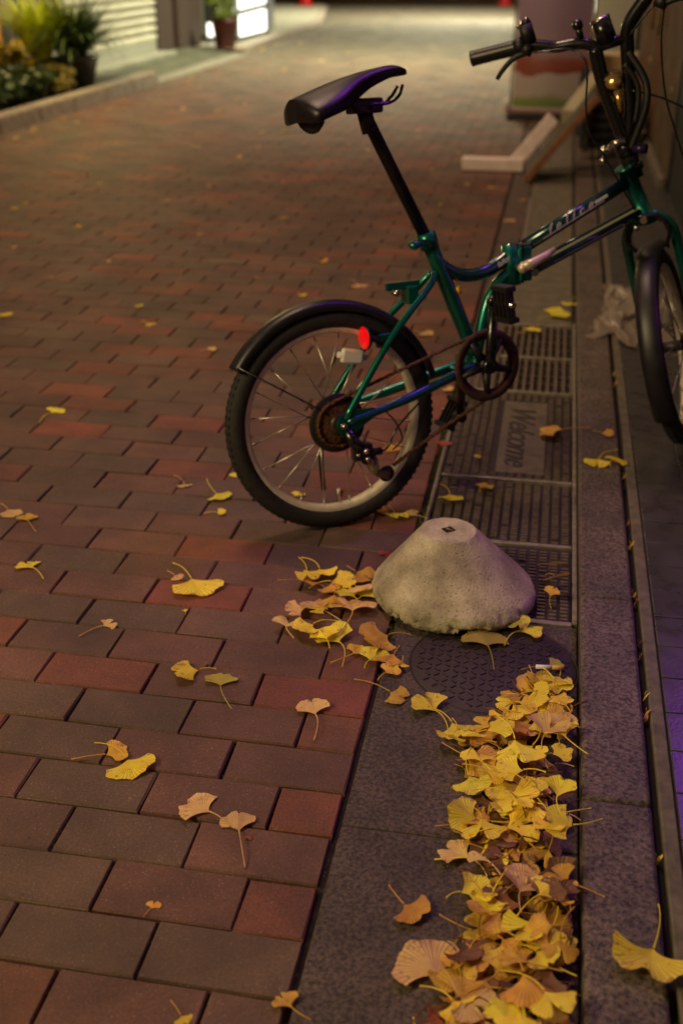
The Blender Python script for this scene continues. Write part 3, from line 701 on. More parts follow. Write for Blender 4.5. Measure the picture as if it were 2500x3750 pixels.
mb = MB(); mb.lathe(CC, R_, [(.0825, .0505), (.0825, .0525), (.064, .0525), (.064, .0505)], 72, closed=True, x=U_); mb.done('chain_guard', mat('rusty_guard', (.055, .024, .013), .6, .2, noise=.5, scale=90, bump=.3), ck)
mb = MB()
for k in range(5):
    a = rad(36 + 72 * k); e = U_ * math.cos(a) + F_ * math.sin(a); mb.tube([CC + e * .012 + R_ * .047, CC + e * .066 + R_ * .048], [.011, .0065], 10)
mb.lathe(CC, R_, [(0, .040), (.019, .040), (.019, .056), (.012, .060), (0, .060)], 28, x=U_); mb.done('spider', m_blackm, ck)
for sgn, up_, nm in ((1, 1, 'right'), (-1, -1, 'left')):
    e = B(BBp[0], BBp[1] + .146 * up_, .088 * sgn)
    mb = MB(); mb.tube([B(*BBp, .060 * sgn), B(BBp[0], BBp[1] + .02 * up_, .066 * sgn), B(BBp[0], BBp[1] + .146 * up_, .086 * sgn)], [.0155, .0125, .0105], 14)
    mb.tube([B(BBp[0], BBp[1] + .146 * up_, .076 * sgn), B(BBp[0], BBp[1] + .146 * up_, .094 * sgn)], .0135, 18); mb.tube([B(*BBp, .046 * sgn), B(*BBp, .072 * sgn)], .0165, 20); mb.done('crank_arm', m_black, ck)
    pd = thing('pedal', None, None, e); pd.parent = bike; pd.location = e - bike.location
    mb = MB(); mb.tube([B(BBp[0], BBp[1] + .146 * up_, .09 * sgn), B(BBp[0], BBp[1] + .146 * up_, .172 * sgn)], .0062, 10); mb.done('pedal_axle', m_chrome, pd)
    mb = MB(); c0 = BBp[1] + .146 * up_; tl = -1.45 if up_ > 0 else 1.0
    cs = BBp[0]
    def pl(s0, s1, h0, h1, l0, l1, bev=.002):
        P = []
        ct, st = math.cos(tl), math.sin(tl)
        for hh in (h0, h1):
            for (s, l) in ((s0, l0), (s1, l0), (s1, l1), (s0, l1)): P.append(B(cs + s * ct - hh * st, c0 + s * st + hh * ct, l))
        vs = [mb.bm.verts.new(p) for p in P]
        for a in ((3, 2, 1, 0), (4, 5, 6, 7), (0, 1, 5, 4), (1, 2, 6, 5), (2, 3, 7, 6), (3, 0, 4, 7)): mb.bm.faces.new([vs[i] for i in a])
        bmesh.ops.bevel(mb.bm, geom=list({e_ for v in vs for e_ in v.link_edges}), offset=bev, segments=2, affect='EDGES')
    a_, b_ = (.100 * sgn, .168 * sgn)
    pl(-.040, -.028, -.013, .013, a_, b_); pl(.028, .040, -.013, .013, a_, b_)
    for q in (.100, .117, .134, .151): pl(-.034, .034, -.010, .010, (q) * sgn, (q + .008) * sgn, .0015)
    mb.done('pedal_body', m_blackm, pd)
# chain
mb = MB()
def chain(pts, l):
    P = spline(pts, 10); L = [(P[i + 1] - P[i]).length for i in range(len(P) - 1)]; tot = sum(L); n = int(tot / .0127)
    def at(d):
        for i, q in enumerate(L):
            if d <= q: return P[i].lerp(P[i + 1], d / q)
            d -= q
        return P[-1]
    for k in range(n):
        a = at(k * .0127); b = at((k + 1) * .0127)
        o_ = R_ * (.0022 if k % 2 else .0033)
        for sg in (1, -1): mb.tube([a + o_ * sg, a.lerp(b, .5) + o_ * sg, b + o_ * sg], [.0038, .0026, .0038], 6)
        mb.tube([a - R_ * .0035, a + R_ * .0035], .0035, 6)
chain([B(-.004, .052, .042), B(.18, .108, .044), B(.352, .160, .046)], 0)
chain([B(.372, .0095, .046), B(.24, -.050, .048), B(.112, -.116, .050)], 0)
arc = [B(BBp[0] + .0755 * math.sin(a), BBp[1] + .0755 * math.cos(a), .046) for a in [rad(x) for x in range(-10, 176, 12)]]
chain(arc, 0)
chain([B(.050 * math.cos(a), .050 * math.sin(a), .042) for a in [rad(x) for x in range(95, 300, 20)]], 0)
mb.done('chain', m_rust, bike)
# rear derailleur
dr = thing('rear_derailleur', None, None, B(.03, -.04, .07)); dr.parent = bike; dr.location = B(.03, -.04, .07) - bike.location
mb = MB(); mb.tube([B(.006, -.012, .068), B(.022, -.042, .074), B(.052, -.066, .072)], [.011, .014, .012], 14); pbox(mb, .016, .062, -.082, -.044, .056, .080, .006); mb.tube([B(.05, -.07, .06), B(.088, -.070, .062)], .009, 12); mb.done('derailleur_body', m_black, dr)
mb = MB(); mb.sphere(B(.043, -.060, .084), .0075); mb.sphere(B(.046, -.078, .083), .006); mb.sphere(B(.024, -.066, .082), .005); mb.done('adjuster_screws', m_chrome, dr)
for (s, u) in ((.060, -.082), (.104, -.128)):
    mb = MB(); mb.lathe(B(s, u, .050), R_, [(0, -.003), (.017, -.003), (.019, 0), (.017, .003), (0, .003)], 22, x=U_); mb.done('jockey_wheel', m_darksteel, dr)
mb = MB()
for l in (.044, .057): mb.tube([B(.060, -.080, l), B(.070, -.118, l), B(.106, -.130, l)], [.009, .0065, .010], 8)
mb.tube([B(.074, -.082, .060), B(.078, -.128, .060)], .005, 8)
mb.done('derailleur_cage', mat('derailleur_cage_steel', (.30, .26, .15), .4, .7, noise=.4, scale=80), dr)
mb = MB(); mb.tube(spline([B(.20, .030, .052), B(.13, -.02, .066), B(.105, -.06, .066), B(.088, -.070, .066)], 8), .0024, 8); mb.tube(spline([B(.10, .02, .064), B(.125, -.01, .064), B(.14, -.05, .062), B(.116, -.072, .062)], 8), .002, 8); mb.done('shift_cable', m_black, bike)
# kickstand
mb = MB(); mb.tube(spline([B(.045, .010, -.062), B(.010, -.02, -.078), B(.006, -.11, -.10), B(.018, -.195, -.128)], 5), [.006] * 16, 10); mb.done('kickstand', m_black, bike)
# red rear reflector; its lens is no lamp, the glow is added
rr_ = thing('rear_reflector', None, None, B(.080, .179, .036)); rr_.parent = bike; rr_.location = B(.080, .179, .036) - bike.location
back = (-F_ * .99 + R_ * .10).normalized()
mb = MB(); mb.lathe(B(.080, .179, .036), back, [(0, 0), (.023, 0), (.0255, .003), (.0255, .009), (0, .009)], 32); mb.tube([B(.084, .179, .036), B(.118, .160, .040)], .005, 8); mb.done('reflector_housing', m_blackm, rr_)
mb = MB(); mb.lathe(B(.080, .179, .036) + back * .0092, back, [(0, .003), (.014, .004), (.0225, .0015), (.0245, 0)], 32); mb.done('glowing_red_lens', mat('glowing_red_lens', (.85, .0, .005), .15, 0, coat=1, noise=.1, scale=300, emit=(.9, 0, .005), estr=.35), rr_)
# seat post and saddle
mb = MB(); mb.tube([B(.262, .345), B(.130, .609), B(.118, .633)], .0135, 24); mb.done('seat_post', m_post, bike)
mb = MB(); mb.tube([B(.126, .600), B(.114, .648)], .0165, 18); pbox(mb, .082, .150, .638, .668, -.024, .024, .006); mb.tube([B(.118, .646, -.024), B(.118, .646, .024)], .008, 10); mb.sphere(B(.1265, .607, .014), .0045); mb.done('seat_clamp_head', m_darksteel, bike)
mb = MB()
for sg in (1, -1): mb.tube(spline([B(.200, .690, .012 * sg), B(.186, .668, .02 * sg), B(.156, .655, .022 * sg), B(.08, .655, .022 * sg), B(.03, .652, .03 * sg), B(-.005, .664, .045 * sg)], 6), .0035, 8)
mb.done('saddle_rails', m_black, bike)
mb = MB(); ns_ = 44; npr = 28; rows = []
def sad(t):
    # t 0 rear .. 1 nose: s, top u, half width, thickness
    s = -.045 + .260 * t
    top = .672 + .064 * t + .010 * math.sin(math.pi * t) - .016 * max(0, (t - .82) / .18) ** 2
    wd = .074 * (1 - 1 / (1 + math.exp(-(t - .46) * 10))) * (1 - .0 * t) + .0195 + .004 * (1 - t)
    wd *= math.sqrt(max(0, 1 - max(0, (.11 - t) / .115) ** 2)) if t < .11 else 1
    wd *= math.sqrt(max(0, 1 - max(0, (t - .88) / .122) ** 2)) if t > .88 else 1
    th = (.047 + .015 * math.exp(-((t - .42) / .2) ** 2) - .030 * t * t) * (.40 + .60 * math.sqrt(max(0, 1 - max(0, (t - .88) / .122) ** 2)))
    return s, top, max(wd, .002), th
tilt = 0
for i in range(ns_ + 1):
    t = i / ns_; t = .5 - .5 * math.cos(math.pi * t) if True else t
    s, top, wd, th = sad(t); ring = []
    for k in range(npr):
        a = 2 * math.pi * k / npr; ca, sa = math.cos(a), math.sin(a)
        x = wd * math.copysign(abs(ca) ** .85, ca)
        y = (th * .38 * abs(sa) ** .8) if sa > 0 else -(th * .62 * abs(sa) ** .55)
        droop = -.22 * (x ** 2) / .08 
        ring.append(mb.bm.verts.new(B(s, top - th * .38 + y + droop, x)))
    rows.append(ring)
for i in range(ns_):
    for k in range(npr):
        f = mb.bm.faces.new([rows[i][k], rows[i][(k + 1) % npr], rows[i + 1][(k + 1) % npr], rows[i + 1][k]]); f.smooth = True
for ring in (rows[0][::-1], rows[-1]): mb.bm.faces.new(ring)
sd = thing('saddle', None, None, B(.08, .66)); sd.parent = bike; sd.location = B(.08, .66) - bike.location
mb.done('saddle_cover', m_saddle, sd)
mb = MB(); mb.lathe(B(-.012, .634, .018), (-F_ * .72 + R_ * .35 - U_ * .45), [(0, -.01), (.028, -.01), (.031, .006), (.029, .012), (.02, .006), (0, .004)], 26); mb.done('saddle_underside', m_blackm, sd)

# ---- steering assembly
fk = thing('fork', None, None, S(0, 0)); fk.parent = bike; fk.location = S(0, 0) - bike.location
AXF = S(-.008, -.335, .020)
for sg in (1, -1):
    mb = MB(); mb.tube(spline([S(.006 * sg, .002), S(.026 * sg, .000, .002), S(.048 * sg, -.022, .004), S(.0585 * sg, -.070, .006), S(.0585 * sg, -.24, .008), S(.0585 * sg, -.372, .020)], 7), [.0135] * 8 + [.0125] * 14 + [.011] * 14, 16); mb.done('fork_blade', m_green, fk)
mb = MB(); mb.tube([S(0, -.012), S(0, .012)], .0225, 22); mb.done('fork_crown', m_green, fk)
wf = wheel(bike, AXF, f2_, r2_, f2_.cross(r2_) * -1 if (f2_.cross(r2_) * -1).z > 0 else f2_.cross(r2_), False, 9)
upf = (f2_.cross(r2_)); upf = upf if upf.z > 0 else -upf
guard(bike, AXF, f2_, r2_, upf, rad(-112), rad(28))
mb = MB(); mb.tube([S(0, .004, -.018), S(0, .004, -.040)], .008, 12); mb.sphere(S(-.022, -.012, -.028), .008); mb.sphere(S(-.045, -.055, -.02), .006); mb.done('front_brake_bolt', m_chrome, bike)
for sg in (1, -1):
    mb = MB(); mb.tube(spline([S(.0, .012, -.026), S(.034 * sg, .004, -.026), S(.050 * sg, -.036, -.026), S(.034 * sg, -.070, -.02)], 6), .0055, 10); mb.done('brake_arm', m_black, bike)
# handle post
S0_ = S
def S(r, a, f=0):
    return S0_(0.0001 + 0.9141 * r + -0.0773 * a + 0.2043 * r * a, -0.0009 + 0.1737 * r + 0.9926 * a + -0.1343 * r * a, f)
mb = MB(); mb.tube([S(0, .10), S(0, .185)], .0215, 22); mb.tube([S(0, .118), S(0, .135)], .027, 22); mb.tube([S(.0, .155), S(0, .19)], .0255, 22); mb.done('handle_post', m_black, bike)
mb = MB(); mb.tube([S(-.045, .182, -.02), S(-.02, .196, -.03), S(.01, .192, -.034)], [.006, .008, .007], 12); mb.sphere(S(-.047, .19, -.022), .010); mb.sphere(S(-.056, .168, -.02), .009); mb.done('folding_latch', m_chrome, bike)
mb = MB(); mb.tube([S(.018, .168, -.02), S(.050, .156, -.028)], [.009, .012], 14); mb.done('quick_release_knob', mat('blue_black_plastic', (.02, .01, .06), .3), bike)
hb = thing('handlebar', None, None, S(0, .4)); hb.parent = bike; hb.location = S(0, .4) - bike.location
mb = MB(); mb.tube(spline([S(.002, .170), S(-.004, .24), S(-.010, .33), S(-.006, .405)], 7), [.0165] * 21 + [.0155], 20); mb.done('riser_tube', m_black, hb)
mb = MB(); mb.tube(spline([S(.006, .175, .004), S(.034, .250, .004), S(.047, .315, .004), S(.062, .385, .004), S(.078, .425, .002), S(.126, .462, 0)], 7), .0155, 20); mb.done('riser_tube', m_black, hb)
mb = MB(); mb.tube(spline([S(.002, .400), S(-.020, .420), S(-.050, .4325), S(-.085, .440), S(-.115, .455), S(-.150, .470), S(-.180, .477)], 7), .0128, 20); mb.done('handlebar_tube', m_black, hb)
mb = MB(); mb.tube(spline([S(.12, .458), S(.150, .468), S(.20, .452)], 7), .0128, 20); mb.done('handlebar_tube', m_black, hb)
mb = MB(); mb.tube([S(.024, .405, .004), S(.020, .458, .004)], .022, 24); mb.tube([S(-.008, .405, 0), S(.064, .40, 0)], .012, 14); mb.done('clamp_barrel', m_black, hb)
mb = MB(); mb.lathe(S(.020, .458, .004), (S(.020, .458, .004) - S(.024, .405, .004)), [(.014, -.004), (.014, .002), (.0225, .004), (.0235, -.003)], 30, closed=True); mb.done('barrel_cap', m_chrome, hb)
for pts, nm in (([S(-.160, .4715), S(-.276, .4885)], 'l'), ([S(.165, .458), S(.29, .428)], 'r')):
    mb = MB(); a, b = Vector(pts[0]), Vector(pts[1]); n = 26
    mb.tube([a.lerp(b, i / n) for i in range(n + 1)], [.0168 + (.0008 if i % 2 else 0) for i in range(n)] + [.0178], 20); mb.done('grip', mat('black_grip', (.012, .011, .010), .35, 0, noise=.3, scale=90), hb)
for sg, c0, c1 in ((-1, (-.150, .463), (-.232, .432)), (1, (.158, .444), (.27, .385))):
    bl = thing('brake_lever', None, None, S(*c0)); bl.parent = hb; bl.location = S(*c0) - S(0, .4)
    mb = MB(); mb.tube([S(c0[0] + .012 * sg * -1, c0[1] + .006, -.006), S(c0[0] + .006 * sg, c0[1] - .010, -.012)], .014, 14); mb.tube([S(c0[0], c0[1] + .012, -.002), S(c0[0] + .022 * sg, c0[1] + .01, -.002)], .0178, 18); mb.done('lever_clamp', m_blackm, bl)
    mb = MB(); mb.tube(spline([S(c0[0], c0[1] - .008, -.014), S(c0[0] + .03 * sg, c0[1] - .008, -.018), S(c0[0] + .062 * sg, c0[1] - .022, -.018), S(c1[0], c1[1] - .004, -.016)], 7), [.007] * 8 + [.006] * 7 + [.0055] * 7, 10); mb.done('lever_blade', m_blackm, bl)
sh = thing('gear_shifter', None, None, S(-.138, .49)); sh.parent = hb; sh.location = S(-.138, .49) - S(0, .4)
mb = MB(); mb.tube([S(-.138, .474, -.004), S(-.136, .512, -.006)], [.0165, .0155], 18); mb.tube([S(-.140, .488, -.004), S(-.168, .486, -.004)], [.007, .004], 10); mb.tube([S(-.138, .512, -.006), S(-.124, .518, -.006)], [.010, .008], 10); mb.done('shifter_body', m_blackm, sh)
mb = MB(); mb.sphere(S(-.142, .516, -.008), .006); mb.sphere(S(-.128, .521, -.010), .005); mb.sphere(S(-.152, .512, -.008), .004); mb.done('shifter_cap', m_chrome, sh)
mb = MB(); mb.tube([S(-.030, .436, 0), S(-.028, .462, 0)], .008, 12); mb.sphere(S(-.028, .466, 0), .013); mb.done('small_bell', m_black, hb)
mb = MB(); mb.lathe(S(.0165, .324, -.014), (ax_ * .5 - f2_), [(0, .012), (.012, .011), (.019, .006), (.021, 0), (0, -.004)], 26, x=r2_); mb.done('front_clamp_cap', mat('brass_cap', (.75, .50, .20), .22, .9), hb)
mb = MB(); mb.tube([S(.013, .252, -.01), S(.018, .30, -.01)], [.006, .010], 12); mb.done('front_clamp_bolt', mat('brass_cap', (.75, .50, .20), .22, .9), hb)
# cables
mb = MB()
mb.tube(spline([S(-.145, .452, -.012), S(-.10, .440, -.02), S(-.05, .422, -.02), S(-.028, .38, -.03), S(-.055, .30, -.03), S(-.065, .24, -.03), S(-.05, .18, -.03), S(-.02, .06, -.035), S(-.012, .02, -.03)], 8), .0024, 8)
mb.tube(spline([S(.15, .448, -.01), S(.10, .42, -.01), S(.075, .402, -.01)], 6), .0024, 8)
mb.tube(spline([S(.16, .436, -.005), S(.135, .36, -.01), S(.118, .25, -.01), S(.122, .15, -.015), S(.128, .02, -.02), S(.09, -.04, -.02)], 8), .0024, 8)
mb.tube(spline([S(.05, .29, -.02), S(.12, .24, -.02), S(.19, .16, -.02), S(.21, .06, -.02), S(.15, -.02, -.01)], 8), .0024, 8)
mb.done('brake_cables', m_black, bike)
mb = MB(); mb.tube(spline([S(.062, .37, -.004), S(.083, .30, -.012), S(.075, .25, -.02), S(.04, .2, -.02), S(.015, .17, -.02)], 7), .0085, 12); mb.tube(spline([S(.05, .35, -.02), S(.066, .29, -.02), S(.04, .22, -.025)], 6), .006, 10); mb.done('cable_bundle', m_blackm, bike)

# ------------------------------------------------------------------ ginkgo leaves
def leaf_geo(size, dd, q, tilt, h, low=False, flat=1.0):
    A = q.uniform(1.05, 1.42); Rr = size / (2 * math.sin(min(A, 1.45))) * 1.05
    if size < .022: A = q.uniform(.6, 1.1)
    na, nr = (12, 4) if low else (34, 9)
    notch = q.uniform(.0, .30) if q.random() < .65 else q.uniform(.38, .62); nw = q.uniform(.04, .11); nc = q.uniform(-.12, .12)
    ph = [q.uniform(0, 6.28) for _ in range(6)]
    if size > .088: notch = .04 + notch * .35
    bowl = q.uniform(-.4, .5) * flat; fold = q.uniform(-.3, .45) * flat; wav = q.uniform(.03, .085) * flat
    V = []; L = []; F = []; off = Rr * .56
    for i in range(nr + 1):
        rn = i / nr
        for k in range(na + 1):
            t = -1 + 2 * k / na; a = t * A * (.42 + .58 * rn ** .8)
            edge = (1 - .20 * abs(t) ** 5 - .05 * t * t) + .035 * math.sin(4.6 * t * 2 + ph[0]) + .018 * math.sin(19 * t + ph[1]) + .010 * math.sin(37 * t + ph[5]) - notch * math.exp(-(t - nc) ** 2 / (2 * nw * nw)) * rn
            r = Rr * edge * rn + (.0012 if i == 0 else 0)
            px = r * math.sin(a); py = r * math.cos(a)
            pz = Rr * (bowl * rn * rn * .38 + fold * abs(t) * rn * .30 + wav * rn * math.sin(3.1 * t + ph[2]) + wav * .8 * rn * rn * math.sin(6.5 * t + ph[3]) + .006 * math.sin(34 * t) * rn)
            V.append((px, py - off, pz)); L.append((rn, t * A / 3, q.random()))
    for i in range(nr):
        for k in range(na):
            a0 = i * (na + 1) + k; F.append((a0, a0 + 1, a0 + na + 2, a0 + na + 1))
    base = len(V); sl = max(dd - off * .2, size * .25) if dd > off else size * .35
    sl = min(sl, size * 1.1); n = 7; cv = q.uniform(-.9, .9); sr = min(.0010, size * .018)
    for i in range(n + 1):
        t = i / n; px = cv * sl * t * t * .6; py = -off - sl * t; pz = .002 + (.25 * sl * math.sin(math.pi * min(t, 1)) * .25); rr = sr * (1.5 if i == 0 else (1.0 if i < n else 1.5))
        for k in range(5):
            a = 2 * math.pi * k / 5; V.append((px + rr * math.cos(a), py, pz + rr * math.sin(a))); L.append((0, 0, 0))
    for i in range(n):
        for k in range(5):
            a = base + i * 5 + k; b = base + i * 5 + (k + 1) % 5; F.append((a, b, b + 5, a + 5))
    rot = Matrix.Rotation(h + math.pi / 2, 3, 'Z')
    tl = tilt if tilt is not None else (q.uniform(-.09, .09), q.uniform(-.09, .09))
    rot = rot @ Matrix.Rotation(tl[0], 3, 'X') @ Matrix.Rotation(tl[1], 3, 'Y')
    W = [rot @ Vector(v) for v in V]
    mn = sorted(v.z for v in W)[max(0, len(W) // 14)]
    return [(v.x, v.y, v.z - mn) for v in W], L, F
def leaf(x, y, z, h, size, dd, c, label, group=None, seed=0, tilt=None, low=False, flat=1.0):
    """x,y: middle of the blade; h: heading of the stem; size: blade width"""
    V, L, F = leaf_geo(size, dd, random.Random(seed * 13 + 5), tilt, h, low, flat)
    me = bpy.data.meshes.new('ginkgo_leaf'); me.from_pydata(V, [], F); me.update()
    a = me.attributes.new('lf', 'FLOAT_VECTOR', 'POINT'); a.data.foreach_set('vector', np.asarray(L, dtype=np.float32).ravel())
    me.polygons.foreach_set('use_smooth', [True] * len(me.polygons)); me.materials.append(leaf_mat(c))
    o = bpy.data.objects.new('ginkgo_leaf', me); COL.objects.link(o); o.location = (x, y, z + .0015)
    tag(o, label, 'leaf', group); return o
def leaf_stuff(name, label, rows):
    keys = 'yopgbr'; V = []; L = []; F = []; MI = []
    for x, y, z, h, s, dd, c, seed, tilt, low in rows:
        v, l, f = leaf_geo(s, dd, random.Random(seed), tilt, h, low); k = len(V)
        V += [(a + x, b + y, d + z) for a, b, d in v]; L += l; F += [tuple(i + k for i in g) for g in f]; MI += [keys.index(c)] * len(f)
    me = bpy.data.meshes.new(name); me.from_pydata(V, [], F); me.update()
    a = me.attributes.new('lf', 'FLOAT_VECTOR', 'POINT'); a.data.foreach_set('vector', np.asarray(L, dtype=np.float32).ravel())
    for k in keys: me.materials.append(leaf_mat(k))
    me.polygons.foreach_set('material_index', MI); me.polygons.foreach_set('use_smooth', [True] * len(F))
    o = bpy.data.objects.new(name, me); COL.objects.link(o); tag(o, label, 'leaves', None, 'stuff')
SPARSE=[
 (-0.79, 0.898, 0.0, -0.7, 0.052, 0.061, 'y', 'yellow ginkgo leaf on dark bricks near the left edge, stem pointing right'),
 (-0.93, 1.123, 0.0, 2.472, 0.048, 0.03, 'p', 'pale peach ginkgo leaf at the left edge overlapping an orange one'),
 (-0.885, 1.105, 0.004, -1.022, 0.044, 0.089, 'o', 'orange ginkgo leaf at the left edge tucked beside a pale peach one'),
 (-0.405, 0.866, 0.003, 2.205, 0.1, 0.081, 'y', 'wide flat golden ginkgo leaf lying across a red brick'),
 (-0.46, 0.906, 0.0, 2.767, 0.029, 0.021, 'p', 'small pinkish leaf scrap behind the wide golden leaf on a red brick'),
 (-0.407, 0.78, 0.0, -1.084, 0.013, 0.014, 'y', 'tiny yellow leaf crumb in the joint just below the wide golden leaf'),
 (-0.536, 0.707, 0.0, -2.184, 0.037, 0.05, 'p', 'small pinkish ginkgo leaf with a long stem trailing left'),
 (-0.341, 0.567, 0.004, 0.45, 0.064, 0.032, 'y', 'bright wavy yellow ginkgo leaf touching a green one'),
 (-0.319, 0.597, 0.0, -0.581, 0.027, 0.024, 'b', 'brown curled leaf bit behind the wavy yellow ginkgo leaf'),
 (-0.27, 0.559, 0.003, -1.349, 0.053, 0.087, 'g', 'green yellow ginkgo leaf with its stem hanging straight down'),
 (-0.094, 0.506, 0.003, -1.092, 0.053, 0.064, 'p', 'tan ginkgo leaf above a small red half brick'),
 (-0.379, 0.329, 0.003, -2.513, 0.051, 0.052, 'o', 'folded orange ginkgo leaf on top of a bright yellow one, long stem left'),
 (-0.342, 0.293, 0.0, 2.253, 0.072, 0.063, 'y', 'bright yellow scalloped ginkgo leaf under a folded orange one'),
 (-0.216, 0.226, 0.003, -0.453, 0.065, 0.046, 'p', 'large pale peach ginkgo leaf with two lobes on grey bricks'),
 (-0.145, 0.204, 0.003, -1.209, 0.05, 0.075, 'p', 'pale ginkgo leaf with a long stem pointing straight down beside a red scrap'),
 (-0.121, 0.176, 0.0, 1.194, 0.014, 0.005, 'r', 'small red leaf scrap on a grey brick'),
 (-0.215, 0.024, 0.0, -1.752, 0.02, 0.017, 'o', 'thin orange leaf sliver on a grey brown brick'),
 (-0.003, -0.101, 0.003, -0.835, 0.033, 0.03, 'o', 'crumpled orange yellow leaf on the brick edge at the bottom'),
 (-0.118, -0.151, 0.0, 2.387, 0.021, 0.024, 'y', 'yellow leaf cut by the bottom edge with only its stem showing'),
 (0.138, 0.07, 0.004, 2.519, 0.052, 0.037, 'o', 'folded orange ginkgo leaf alone on the granite slab'),
 (0.161, -0.009, 0.006, -0.89, 0.087, 0.085, 'p', 'largest peach ginkgo leaf at the left edge of the drift'),
 (0.436, 0.002, 0.034, 1.242, 0.087, 0.082, 'y', 'big golden ginkgo leaf lying on the raised kerb stone'),
 (0.18, 0.197, 0.004, -0.474, 0.058, 0.04, 'p', 'peach ginkgo leaf at the edge of the drift with stem pointing right'),
 (0.1, 0.549, 0.005, -0.803, 0.063, 0.063, 'y', 'pale yellow ginkgo leaf on the round iron lid'),
 (0.05, 0.564, 0.003, 2.749, 0.049, 0.068, 'o', 'orange ginkgo leaf with a long stem reaching left onto the bricks'),
 (0.161, 0.482, 0.004, 2.203, 0.054, 0.046, 'y', 'squarish yellow ginkgo leaf between the round lid and the drift'),
 (0.184, 0.776, 0.006, -1.343, 0.081, 0.08, 'g', 'green yellow ginkgo leaf propped against the front of the concrete block'),
 (0.267, 0.828, 0.006, -2.455, 0.062, 0.052, 'y', 'yellow ginkgo leaf lying right of the green one by the concrete block'),
 (0.318, 0.713, 0.003, -2.719, 0.037, 0.048, 'g', 'dull greenish ginkgo leaf near the kerb above the drift'),
 (-0.478, 1.297, 0.003, 2.441, 0.056, 0.064, 'y', 'yellow ginkgo leaf left of the rear wheel'),
 (-0.454, 1.221, 0.0, -2.794, 0.034, 0.028, 'y', 'small yellow leaf just below another left of the rear wheel'),
 (-0.582, 1.344, 0.0, 2.034, 0.034, 0.053, 'p', 'small pink leaf on a brick left of the rear wheel'),
 (-0.474, 1.433, 0.0, 1.953, 0.037, 0.055, 'y', 'yellow leaf partly hidden behind the rear tyre'),
 (-1.093, 1.769, 0.0, -1.852, 0.052, 0.068, 'y', 'single blurred yellow leaf between two red bricks at left'),
 (-0.3, 1.352, 0.0, -1.965, 0.036, 0.029, 'y', 'yellow leaf seen through the rear wheel spokes'),
 (-0.117, 1.675, 0.0, 2.601, 0.057, 0.045, 'o', 'orange leaf seen through the right side of the rear wheel'),
 (-0.095, 1.296, 0.003, -2.32, 0.047, 0.031, 'o', 'orange leaf just below the rear tyre'),
 (-0.049, 1.261, 0.006, 2.053, 0.052, 0.048, 'y', 'bright yellow leaf just below and right of the rear tyre'),
 (-0.02, 1.291, 0.003, -0.697, 0.038, 0.029, 'p', 'pale pink leaf beside the drain frame below the rear tyre'),
 (-0.048, 1.08, 0.003, 0.975, 0.041, 0.028, 'r', 'red star shaped leaf beside the concrete block'),
 (0.286, 1.838, 0.012, -0.173, 0.085, 0.07, 'o', 'orange leaf pair on the lettered drain plate'),
 (0.404, 1.59, 0.034, 1.353, 0.06, 0.065, 'y', 'yellow leaf on the kerb beside the lettered drain plate'),
 (0.454, 1.617, 0.036, -2.22, 0.052, 0.04, 'y', 'second yellow leaf on the kerb touching the gap'),
 (0.107, 1.633, 0.012, 1.285, 0.019, 0.013, 'y', 'tiny yellow leaf on the studded drain plate'),
 (0.137, 1.455, 0.012, -1.957, 0.044, 0.024, 'o', 'orange leaf on the crossbar of the drain frame'),
 (0.065, 1.369, 0.012, 1.83, 0.056, 0.064, 'y', 'crumpled yellow leaf on the corner of the drain frame'),
 (0.437, 1.796, 0.034, 3.055, 0.044, 0.023, 'o', 'thin orange leaf on the kerb'),
 (0.014, 1.724, 0.0, -1.873, 0.042, 0.047, 'r', 'red leaf at the left edge of the studded drain plate'),
 (0.297, 2.971, 0.012, -2.331, 0.096, 0.074, 'y', 'yellow leaf clump on the drain below the frame tube'),
 (0.333, 3.096, 0.014, 1.323, 0.054, 0.064, 'y', 'small bright yellow leaf by the kerb behind the pedal'),
 (0.214, 2.764, 0.012, -2.09, 0.06, 0.039, 'y', 'yellow leaf on the grating bar beside the pedal'),
 (-0.015, 2.144, 0.0, 2.922, 0.054, 0.019, 'p', 'peach leaf between the chainring and the low pedal'),
 (-0.142, 2.685, 0.0, 2.666, 0.065, 0.032, 'p', 'peach leaf behind the seat tube'),
 (-0.469, 3.254, 0.0, 2.172, 0.064, 0.057, 'p', 'peach leaf on the bricks above the rear mudguard'),
 (-0.658, 3.084, 0.0, 2.594, 0.04, 0.018, 'y', 'small yellow leaf above the rear mudguard'),
 (-0.682, 3.601, 0.0, 2.648, 0.055, 0.024, 'o', 'orange leaf left of the seat clamp'),
 (-1.218, 2.827, 0.0, 2.538, 0.032, 0.016, 'y', 'tiny yellow leaf at left above another yellow one'),
 (-1.102, 2.616, 0.0, 2.679, 0.046, 0.017, 'y', 'yellow leaf on grey bricks at left middle'),
 (-1.646, 2.626, 0.0, 2.793, 0.059, 0.021, 'y', 'bright yellow leaf at the far left edge'),
 (-0.811, 2.389, 0.0, -2.51, 0.051, 0.021, 'p', 'peach leaf above and left of the mudguard end'),
]
